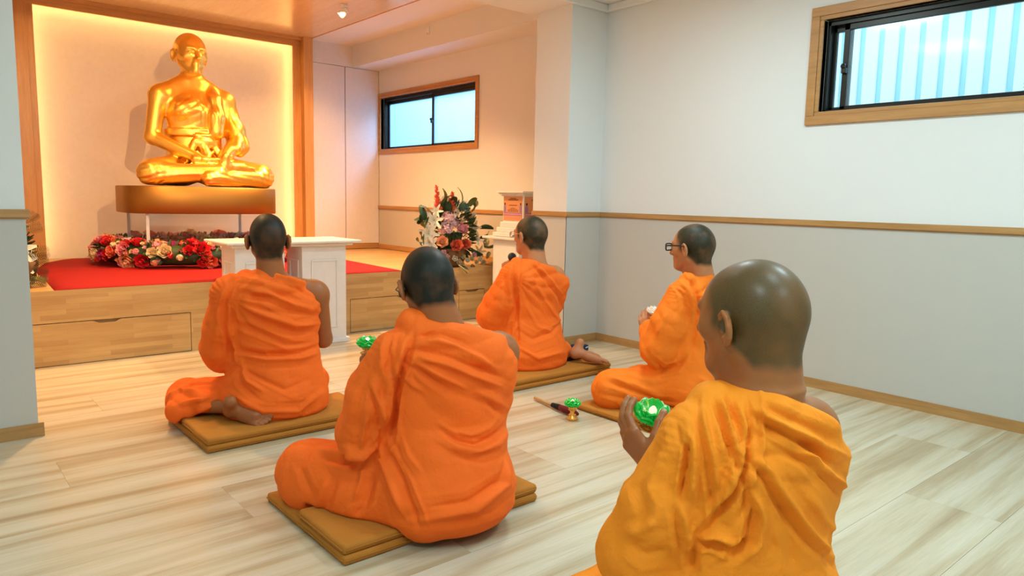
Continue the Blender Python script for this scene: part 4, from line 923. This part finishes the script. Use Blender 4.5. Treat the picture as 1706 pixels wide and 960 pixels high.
def fern_mesh(n=13, L=1.0):
    bm = bmesh.new(); pts = [(math.sin(t*1.5)*L*.62, 0, (1-math.cos(t*1.5)*.0-0)*0 + math.sin(t*1.5*.75)*L*.7) for t in [i/n for i in range(n+1)]]
    tube(bm, pts, [.012*(1-.7*i/n) for i in range(n+1)], 4)
    for i in range(1, n+1):
        p = Vector(pts[i]); d = (Vector(pts[min(i+1, n)]) - Vector(pts[i-1])).normalized(); l = .30*L*math.sin(PI*(.12+.85*i/n))
        for s in (-1, 1): petal(bm, p, Vector((0, s, 0))+d*.5, (Vector((0, s, 0))*.9+d*.6), l, .028*L, .35, 2, 1, 0)
    return bm_mesh(bm, 'fern', True)
def mcopy(me, mat):
    k = (me.name, mat)
    if k not in MC: m = me.copy(); m.materials.clear(); m.materials.append(M[mat]); MC[k] = m
    return MC[k]
MC = {}
ROSES = [rose_mesh(s, 4) for s in (1, 2)]; BUD = rose_mesh(5, 3); CLU = cluster_mesh(3, 22); LILY = lily_mesh(2); FERN = fern_mesh(); LEAF = leaf_mesh()
def put(name, me, mat, parent, loc, scale, dirv=None, spin=0):
    o = link(name, mcopy(me, mat), None, parent); o.location = loc
    q = Vector(dirv if dirv is not None else (0, 0, 1)).to_track_quat('Z', 'Y'); o.rotation_mode = 'QUATERNION'
    from mathutils import Quaternion
    o.rotation_quaternion = q @ Quaternion((0, 0, 1), spin); o.scale = (scale,)*3 if not hasattr(scale, '__len__') else scale
    return o
# wreath of artificial flowers round the stand
wr_ = thing('flower_wreath', 'thick ring of red, cream and coral artificial flowers around the statue stand', 'wreath', (1.90, 6.38, .487))
R0, r0 = .665, .095; rr = random.Random(21)
cols = ['petal_red']*7 + ['petal_cream']*8 + ['petal_coral']*5 + ['petal_pink']*4 + ['petal_peach']*4 + ['petal_magenta']*2 + ['petal_pale']*2
def front(t): return .5 - .5*math.sin(t)      # 1 at the camera side
bm = bmesh.new()
N_ = 60; ring = []
for i in range(N_):
    t = 2*PI*i/N_; ring.append([bm.verts.new(((R0 + .075*math.cos(a))*math.cos(t), (R0+.075*math.cos(a))*math.sin(t)*.97, .082 + .075*math.sin(a))) for a in [2*PI*k/8 for k in range(8)]])
for i in range(N_):
    a, b = ring[i], ring[(i+1) % N_]
    for k in range(8): bm.faces.new((a[k], b[k], b[(k+1) % 8], a[(k+1) % 8]))
for i in range(900):
    t = rr.uniform(0, 2*PI); a = rr.uniform(-.6, PI+.6); d = Vector((math.cos(a)*math.cos(t), math.cos(a)*math.sin(t), math.sin(a))); p = Vector((R0*math.cos(t), R0*math.sin(t)*.97, .085)) + d*.078
    if p.z < .006: p.z = .006
    petal(bm, p, d.orthogonal(), d + Vector((rr.uniform(-.6, .6), rr.uniform(-.6, .6), .1)), .045, .011, .7, 2, 1, 0)
o = link('foliage', bm_mesh(bm, smooth=True), 'leaf_dark', wr_); o['kind'] = 'stuff'
k = 0; placed = []
while k < 9000 and len(placed) < 290:
    k += 1; t = rr.uniform(0, 2*PI)
    if rr.random() > .35 + .65*front(t-.5): continue
    a = rr.uniform(-.7, PI+.5); s = rr.choice((.022, .026, .034, .044, .050)); 
    d = Vector((math.cos(a)*math.cos(t), math.cos(a)*math.sin(t), math.sin(a))); p = Vector((R0*math.cos(t), R0*math.sin(t)*.97, .085)) + d*(r0-.006 + rr.uniform(-.006, .014))
    if any((p-q).length < (s+s2)*.58 for q, s2 in placed): continue
    if p.z < s*.75: p.z = s*.75
    placed.append((p, s)); big = s > .03
    c_ = rr.choice(cols) if big else rr.choice(cols + ['petal_peach', 'petal_pale', 'petal_pink', 'petal_peach'])
    put('bloom', rr.choice(ROSES) if big else rr.choice((BUD, CLU)), c_, wr_, p, s*1.36 if big else s*1.15, d + Vector((0, -.25, .1)), rr.uniform(0, 6))

# big arrangement on the platform corner
def arrangement(label, loc, items, basket=True):
    t = thing('flower_arrangement', label, 'flowers', loc)
    if basket:
        bm = bmesh.new(); lathe(bm, [(.07, 0), (.10, .02), (.125, .12), (.13, .16), (.118, .16), (.11, .12), (0, .11)], n=20); b = link('basket', bm_mesh(bm, smooth=True), 'basket', t)
    L = Vector(loc)
    for it in items:
        kind, px, py, y, s, mat, dv = it; p = Vector(at(px, py, y)) - L
        me = {'rose': ROSES[0], 'bud': BUD, 'clu': CLU, 'lily': LILY, 'fern': FERN, 'leaf': LEAF}[kind]
        put({'rose': 'rose', 'bud': 'small_bloom', 'clu': 'hydrangea', 'lily': 'lily', 'fern': 'fern_frond', 'leaf': 'leaf'}[kind], me, mat, t, p, s, dv, rnd.uniform(0, 6) if kind != 'fern' else (dv[3] if len(dv) > 3 else 0))
    return t
F = []
cv = Vector((-.55, -.8, .25))
for px, py, s in ((747, 363, .058), (743, 381, .062), (770, 381, .056), (757, 372, .05)): F.append(('clu', px, py, 5.06, s, 'petal_pale' if px != 770 else 'petal_pink', cv))
for px, py, s, m in ((737, 403, .040, 'petal_peach'), (761, 409, .043, 'petal_coral'), (776, 407, .038, 'petal_coral')): F.append(('rose', px, py, 4.99, s*1.4, m, cv))
for px, py, s, m in ((723, 367, .062, 'petal_ivory'), (713, 388, .066, 'petal_ivory'), (716, 404, .06, 'petal_ivory'), (767, 352, .06, 'petal_ivory'), (782, 363, .06, 'petal_cream'), (790, 380, .055, 'petal_cream'), (776, 341, .05, 'petal_ivory'), (727, 352, .045, 'petal_ivory'), (795, 400, .05, 'petal_ivory'), (798, 420, .045, 'petal_cream')):
    F.append(('lily', px, py, 5.08 if px < 760 else 5.14, s, m, (rnd.uniform(-1, .2), -.8, rnd.uniform(0, .6))))
for px, py in ((752, 394), (757, 398), (763, 391), (748, 397)): F.append(('bud', px, py, 5.0, .020, 'leaf_olive', cv))
for px, py in ((758, 431), (765, 436), (772, 428), (779, 434), (786, 431), (794, 437), (800, 432), (806, 437), (745, 428), (739, 421), (790, 425), (770, 440)): F.append(('bud', px, py, 5.0, rnd.uniform(.028, .038), rnd.choice(('petal_ivory', 'petal_cream', 'petal_ivory', 'petal_pale')), cv))
for px, py, dx, dz, L in ((716, 373, -.9, .8, .15), (709, 366, -.6, 1, .13), (714, 380, -1, .2, .16), (708, 396, -1, .1, .14), (706, 405, -1, -.1, .14), (720, 360, -.5, 1, .15), (700, 372, -1, .5, .10), (735, 345, .1, 1, .16), (740, 338, .3, 1, .13), (768, 340, .3, 1, .15), (785, 352, .8, .8, .13), (780, 345, .6, 1, .12), (800, 380, 1, .3, .12), (806, 410, 1, -.3, .14), (800, 395, 1, .0, .13), (728, 408, -.7, -.5, .12), (720, 412, -.9, -.3, .13), (748, 415, -.2, -.9, .10), (765, 420, .2, -.6, .11), (785, 415, .6, -.6, .12), (795, 425, .8, -.5, .1), (782, 390, .8, .2, .12), (755, 345, .0, 1, .13)):
    F.append(('leaf', px, py, 5.10, L, rnd.choice(('leaf_dark', 'leaf_olive', 'leaf_dark')), (dx, -.25, dz)))
for px, py, dx, dz, L in ((708, 378, -1, .6, .17), (705, 398, -1, .0, .16), (738, 345, .25, 1, .15), (790, 345, .7, .8, .13), (806, 400, 1, -.4, .18), (762, 440, -.1, -.9, .13), (770, 442, .2, -.9, .12), (812, 420, .9, -.8, .12), (785, 440, .3, -.6, .08)):
    F.append(('fern', px, py, 5.06 if py < 438 else 4.94, L, rnd.choice(('leaf_olive', 'leaf_pale', 'leaf_dark')), (dx, -.2, dz)))
fa = arrangement('tall arrangement of pink hydrangeas, coral roses and cream lilies on the platform corner', (3.66, 5.12, PZ), F)
bm = bmesh.new(); rr = random.Random(4)
for i in range(420):
    d = Vector((rr.gauss(0, 1), rr.gauss(0, 1), rr.gauss(0, 1))).normalized(); p = Vector((d.x*.16+.02, d.y*.10, .30 + d.z*.23))
    if p.z < .10: p.z = .10+rr.uniform(0, .03)
    petal(bm, p*1.0, d.orthogonal(), d, rr.uniform(.05, .09), rr.uniform(.008, .016), .8, 2, 1, 0)
tube(bm, [(0, 0, .08), (.01, 0, .3)], [.05, .09], 8)
o = link('foliage', bm_mesh(bm, smooth=True), 'leaf_dark', fa); o['kind'] = 'stuff'
for px, py, pt, h in ((730, 354, 310, .2), (752, 353, 321, .17)):     # red flower spikes
    a, b = Vector(at(px, py, 5.1)) - fa.location, Vector(at(px-3 if px < 740 else px+2, pt, 5.1)) - fa.location
    bm = bmesh.new(); tube(bm, [a, (a+b)/2, b], [.004, .004, .002], 5)
    for i in range(34):
        t = i/34; p = a.lerp(b, t); an = i*2.4; d = Vector((math.cos(an), math.sin(an), .7)).normalized(); petal(bm, p, d, d + Vector((0, 0, .5)), .046*(1-.65*t), .020*(1-.5*t), .9, 2, 1, .2)
        petal(bm, p, d, d*1.5 + Vector((0, 0, .1)), .044*(1-.65*t), .018*(1-.5*t), .9, 2, 1, .2)
    link('flower_spike', bm_mesh(bm, smooth=True), 'petal_coral', fa)
F = [('lily', 29, 418, 5.15, .075, 'petal_ivory', (-.1, -1, .3)), ('lily', 29, 440, 5.15, .07, 'petal_ivory', (.3, -1, .2)), ('clu', 38, 425, 5.2, .06, 'petal_ivory', (0, -1, .3)), ('rose', 35, 450, 5.2, .05, 'petal_coral', (0, -1, .3))]
for px, py, dx, dz, L, m in ((38, 385, .8, .3, .13, 'leaf_olive'), (38, 372, .6, .8, .12, 'leaf_dark'), (45, 425, .8, .1, .15, 'leaf_olive'), (44, 440, .8, .3, .15, 'leaf_dark'), (46, 452, .8, -.3, .14, 'leaf_dark'), (48, 462, .7, -.6, .12, 'leaf_olive'), (46, 470, .9, .0, .14, 'leaf_pale'), (48, 476, .9, .1, .12, 'leaf_pale')):
    F.append(('fern', px, py, 5.12, L, m, (dx, -.3, dz)))
fa2 = arrangement('flower arrangement half hidden behind the left wall end, ferns and white lilies showing', (.50, 5.22, PZ), F)

bm = bmesh.new()
for i in range(260):
    d = Vector((rr.gauss(0, 1), rr.gauss(0, 1), rr.gauss(0, 1))).normalized(); p = Vector((d.x*.07-.015, d.y*.10, .24 + d.z*.15))
    petal(bm, p, d.orthogonal(), d, rr.uniform(.04, .08), rr.uniform(.008, .014), .8, 2, 1, 0)
o = link('foliage', bm_mesh(bm, smooth=True), 'leaf_dark', fa2); o['kind'] = 'stuff'
# donation box on a white stand next to the pillar
db = thing('offering_stand', 'white wooden stand by the column carrying the printed offering box', 'stand', (3.99, 4.55, 0)); do = (3.99, 4.55, 0)
boxes('cabinet', [rel((3.80, 4.17, 4.385, 4.72, .0, .715), do)], 'white_paint', db, bev=.003)
boxes('top_board', [rel((3.765, 4.182, 4.35, 4.83, .717, .738), do)], 'white_paint', db, bev=.004)
boxes('door', [rel((3.795, 3.80, 4.42, 4.69, .06, .68), do)], 'white_paint', db, bev=.002)
boxes('handle', [rel((3.788, 3.796, 4.46, 4.50, .585, .592), do)], 'brass', db)
ob = thing('offering_box', 'white offering box with printed picture panels on the stand by the column', 'box', (4.02, 4.55, .739)); oo = (4.02, 4.55, .739)
boxes('base_moulding', [rel((3.79, 4.18, 4.37, 4.72, .740, .775), oo), rel((3.815, 4.175, 4.385, 4.70, .775, .815), oo), rel((3.835, 4.172, 4.395, 4.68, .815, .86), oo)], 'white_paint', ob, bev=.006)
boxes('box_body', [rel((3.855, 4.168, 4.408, 4.660, .86, 1.075), oo)], 'white_paint', ob)
boxes('corner_post', [rel((3.850, 3.862, 4.400, 4.412, .86, 1.075), oo)], 'white_paint', ob)
boxes('cornice', [rel((3.838, 4.172, 4.392, 4.672, 1.075, 1.088), oo), rel((3.822, 4.176, 4.378, 4.686, 1.088, 1.100), oo), rel((3.808, 4.180, 4.364, 4.70, 1.100, 1.116), oo)], 'white_paint', ob, bev=.003)
simple('print_amber', (.66, .30, .13), .4); simple('print_brown', (.30, .10, .04), .4); simple('print_violet', (.30, .18, .42), .4); simple('print_pink', (.72, .28, .33), .4); simple('print_dark', (.03, .015, .01), .4); simple('print_pale', (.78, .56, .40), .4)
def printed(plane, a0, a1, z0, z1, parent):
    # flat printed picture: amber ground, canopy band, rows of small figures, two standing figures, stripes below
    def q(nm, u0, u1, v0, v1, lvl, mat, host):
        U0, U1 = a0+(a1-a0)*u0, a0+(a1-a0)*u1; V0, V1 = z0+(z1-z0)*v0, z0+(z1-z0)*v1; e = .0012*lvl
        b = (3.853-e, 3.855, min(U0, U1), max(U0, U1), V0, V1) if plane == 'x' else (min(U0, U1), max(U0, U1), 4.406-e, 4.408, V0, V1)
        return rel(b, oo)
    hp = boxes('picture_panel', [q('', 0, 1, 0, 1, 1, '', 0)], 'print_amber', parent)
    boxes('print_canopy', [q('', .25, .78, .84, .90, 2, '', 0), q('', .35, .68, .90, .95, 2, '', 0), q('', .3, .72, .62, .66, 2, '', 0)], 'print_brown', hp)
    boxes('print_stripes', [q('', .02, .98, .22, .245, 2, '', 0), q('', .02, .98, .29, .33, 2, '', 0)], 'print_violet', hp)
    boxes('print_band', [q('', .02, .98, .245, .29, 2, '', 0), q('', .02, .98, .12, .15, 2, '', 0)], 'print_pink', hp)
    boxes('print_rows', [q('', .24+i*.085, .28+i*.085, .36, .50+.05*math.cos((i-3)*.8), 2, '', 0) for i in range(7)], 'print_brown', hp)
    for c in (.07, .92):
        boxes('print_figure', [q('', c-.055, c+.055, .34, .62, 2, '', 0)], 'print_violet', hp); boxes('print_head', [q('', c-.03, c+.03, .64, .74, 2, '', 0)], 'print_dark', hp)
printed('x', 4.652, 4.418, .875, 1.070, ob); printed('y', 3.870, 4.15, .875, 1.070, ob)

# crystal lotus lamps
def lotus(label, loc, tilt, cmat, held, R=.044, az=0):
    t = thing('lotus_lamp', label, 'lotus lamp', loc, 0, 'crystal lotus candle holders')
    t.rotation_euler = (math.radians(tilt[0]), math.radians(tilt[1]), az)
    for tier, (n, r_, h, lean, z) in enumerate(((8, .30, .036, .55, .004), (8, .48, .034, .95, .002), (9, .55, .028, 1.35, .0))):
        bm = bmesh.new()
        for i in range(n):
            a = 2*PI*(i + .5*tier)/n; o_ = Vector((math.cos(a), math.sin(a), 0)); s = Vector((-o_.y, o_.x, 0)); u = (Vector((0, 0, 1)) + o_*lean*.9).normalized()
            b0 = o_*R*r_*.75 + Vector((0, 0, z)); w_ = R*.36; n_ = u.cross(s).normalized()
            pr = [(0, .30), (.30, .85), (.62, 1.0), (.86, .55), (1.0, .0)]
            f_ = [[b0 + u*h*v + s*w_*ww*q + n_*(.0045 if q == 0 else 0)*(1-abs(v-.5)) + n_*e*.0022 for q in (-1, 0, 1)] for v, ww in pr for e in (0,)]
            A = [[bm.verts.new(p) for p in row] for row in f_]; B_ = [[bm.verts.new(p - n_*.004) for p in row] for row in f_]
            for r1, r2 in zip(A, A[1:]):
                for j in range(2): bm.faces.new((r1[j], r1[j+1], r2[j+1], r2[j]))
            for r1, r2 in zip(B_, B_[1:]):
                for j in range(2): bm.faces.new((r1[j+1], r1[j], r2[j], r2[j+1]))
            for i2 in range(len(A)-1):
                bm.faces.new((A[i2][0], A[i2+1][0], B_[i2+1][0], B_[i2][0])); bm.faces.new((A[i2+1][2], A[i2][2], B_[i2][2], B_[i2+1][2]))
        link('petal_ring', bm_mesh(bm), cmat, t)
    bm = bmesh.new(); lathe(bm, [(.0, .006), (.012, .006), (.013, .016), (.010, .018)], n=14); link('candle_cup', bm_mesh(bm, smooth=True), cmat, t)
    bm = bmesh.new(); lathe(bm, [(.0, .010), (.0085, .012), (.0095, .024), (.005, .032), (.0, .037)], n=12); link('candle_light', bm_mesh(bm, smooth=True), 'candle_led', t)
    H = .066 if not held else .030
    bm = bmesh.new(); lathe(bm, [(.022, -H), (.024, -H+.004), (.021, -H+.012), (.013, -H*.62), (.010, -H*.45), (.014, -H*.25), (.022, -.004), (.024, 0), (0, .002)], n=20)
    for i in range(14):
        a = 2*PI*i/14
        for z, r_ in ((-H+.008, .024), (-H*.25, .017), (-H*.62, .016)): bmesh.ops.create_icosphere(bm, subdivisions=1, radius=.0032, matrix=Matrix.Translation((r_*math.cos(a), r_*math.sin(a), z)))
    link('gold_stem', bm_mesh(bm, smooth=True), 'amber_beads', t)
    return t
simple('amber_beads', (.85, .42, .08), .25, .6, bump=0)
lotus('green crystal lotus lamp on an amber stem standing on the floor', (2.408, 2.36, .067), (0, 0), 'green_crystal', False)
lotus('large green crystal lotus lamp cupped in the hand of the foreground person', (1.302, 1.02, .553), (22, -14), 'green_crystal', True, .050)
lotus('small green crystal lotus lamp in the hand of the bowed person', (1.245, 2.25, .515), (2, 0), 'green_crystal', True, .046)
lotus('cream crystal lotus lamp held by the person near the right wall', (2.985, 2.35, .470), (8, 0), 'white_crystal', True, .046)

# folded parasol on the floor beside the standing lotus
fp = thing('folded_parasol', 'folded parasol with bare wooden handle and dark red cloth lying on the floor', 'parasol', (2.44, 2.5, .02)); fo = Vector((2.44, 2.5, .02))
A_, B_, C_, D_ = [Vector(p) - fo for p in ((2.490, 2.72, .012), (2.462, 2.555, .018), (2.452, 2.49, .022), (2.452, 2.365, .018))]
bm = bmesh.new(); tube(bm, [A_, (A_+B_)/2, B_], [.0075, .0085, .009], 10); link('handle', bm_mesh(bm, smooth=True), 'stick_wood', fp)
bm = bmesh.new(); tube(bm, [B_, C_], [.012, .016], 10); link('collar', bm_mesh(bm, smooth=True), 'black_cloth', fp)
bm = bmesh.new(); tube(bm, [C_, C_.lerp(D_, .3), C_.lerp(D_, .8), D_], [.015, .019, .018, .008], 12)
for v in bm.verts: v.co.z = (v.co.z - .0)*.9 + .0015*math.sin(v.co.x*900)
link('cover', bm_mesh(bm, smooth=True), 'maroon_cloth', fp)

# microphone
mb = Vector(at(853, 428, 3.36)); mc = thing('microphone', 'black handheld microphone at the mouth of the person before the column', 'microphone', tuple(mb))
bm = bmesh.new(); bmesh.ops.create_uvsphere(bm, u_segments=20, v_segments=14, radius=.026); link('grille', bm_mesh(bm, smooth=True), 'mic_grille', mc)
dr = Vector((.12, -.55, -.75)).normalized(); bm = bmesh.new(); tube(bm, [dr*.018, dr*.035, dr*.06, dr*.17], [.024, .022, .0165, .012], 16); link('handle', bm_mesh(bm, smooth=True), 'black_plastic', mc)
# navy pouch with white print, black cloth under the foot
np_ = thing('pouch', 'navy blue pouch with small white print on the floor before the column', 'pouch', (3.555, 3.44, 0), math.radians(20))
bm = bmesh.new(); add_box(bm, -.075, .075, -.045, .045, .001, .062, .014); bmesh.ops.subdivide_edges(bm, edges=bm.edges[:], cuts=1)
for v in bm.verts: v.co.z *= 1 - .25*(v.co.x+.075)/.15
link('bag', bm_mesh(bm, smooth=True), 'navy_cloth', np_)
bm = bmesh.new()
for i in range(4): add_box(bm, .012+i*.011, .019+i*.011, -.0465, -.0452, .030, .038)
link('white_print', bm_mesh(bm), 'white_paint', np_)
bm = bmesh.new(); add_box(bm, -.10, .10, -.05, .05, .0, .028, .012); bmesh.ops.subdivide_edges(bm, edges=bm.edges[:], cuts=2)
for v in bm.verts: v.co += Vector((0, 0, .006*math.sin(v.co.x*60+v.co.y*40)))*(v.co.z > .01)
o = link('folded_cloth', bm_mesh(bm, smooth=True), 'black_cloth', label='folded black cloth under the bare foot on the cushion', cat='cloth'); o.location = (3.13, 3.12, .0635)

# ceiling spot lamp, hook
sp = thing('spot_lamp', 'small white ceiling spot lamp aimed at the golden statue', 'lamp', (2.96, 5.74, ZA-.013))
bm = bmesh.new(); lathe(bm, [(.0, 0), (.032, 0), (.032, -.012), (0, -.014)], n=18); link('ceiling_plate', bm_mesh(bm, smooth=False), 'white_plastic', sp)
bm = bmesh.new(); tube(bm, [(0, 0, -.012), (0, 0, -.05)], .006, 8); link('bracket', bm_mesh(bm), 'white_plastic', sp)
dr = (Vector((2.0, 6.5, 1.5)) - Vector((2.96, 5.74, 2.59))).normalized(); bm = bmesh.new(); c0 = Vector((0, 0, -.058))
tube(bm, [c0 - dr*.035, c0 - dr*.030, c0 + dr*.035, c0 + dr*.042], [.012, .026, .032, .030], 18); link('housing', bm_mesh(bm, smooth=False), 'white_plastic', sp)
bm = bmesh.new(); tube(bm, [c0 + dr*.0405, c0 + dr*.047], [.026, .020], 18); link('bulb', bm_mesh(bm, smooth=True), 'bulb', sp)
hk = boxes('beam_hook', [(-.014, 0, -.018, .018, -.05, .02), (-.03, -.014, -.008, .008, -.05, -.035)], 'white_plastic', bev=.003, label='small white hook fixed to the face of the side beam', cat='hook'); hk.location = (3.857, 5.80, 2.60)

# spectacles, in each head's own frame
def glasses(root_i, mat, thick, lw=.027, lh=.018, lensmat='lens', pw=.8):
    sq = lambda v: math.copysign(abs(v)**pw, v)
    root, hc, RH = PEOPLE[root_i]; RM = Matrix([list(r) for r in RH]); h = Vector(hc)
    g = bmesh.new(); T = lambda p: h + RM @ Vector(p)
    for s in (-1, 1):
        pts = [T((s*.034 + lw*sq(math.cos(a)), .117-.006*abs(math.cos(a)), .008 + lh*sq(math.sin(a)))) for a in [2*PI*i/20 for i in range(21)]]; tube(g, pts, thick, 6)
        tube(g, [T((s*.061, .112, .014)), T((s*.078, .085, .016)), T((s*.083, .01, .014)), T((s*.083, -.012, .004)), T((s*.082, -.026, -.012))], [thick*1.1]*5, 6)
    tube(g, [T((-.008, .118, .012)), T((0, .121, .014)), T((.008, .118, .012))], thick, 6)
    o = link('glasses', bm_mesh(g, smooth=True), mat, root); b = bmesh.new()
    for s in (-1, 1):
        vs = [b.verts.new(T((s*.034 + lw*.95*math.cos(a), .117-.006*abs(math.cos(a)), .008 + lh*.95*math.sin(a)))) for a in [2*PI*i/20 for i in range(20)]]; b.faces.new(vs)
    link('lens', bm_mesh(b), lensmat, o)
glasses(1, 'dark_frame', .0019); glasses(2, 'gold_wire', .0012); glasses(3, 'black_plastic', .0036, .029, .017, pw=.5)
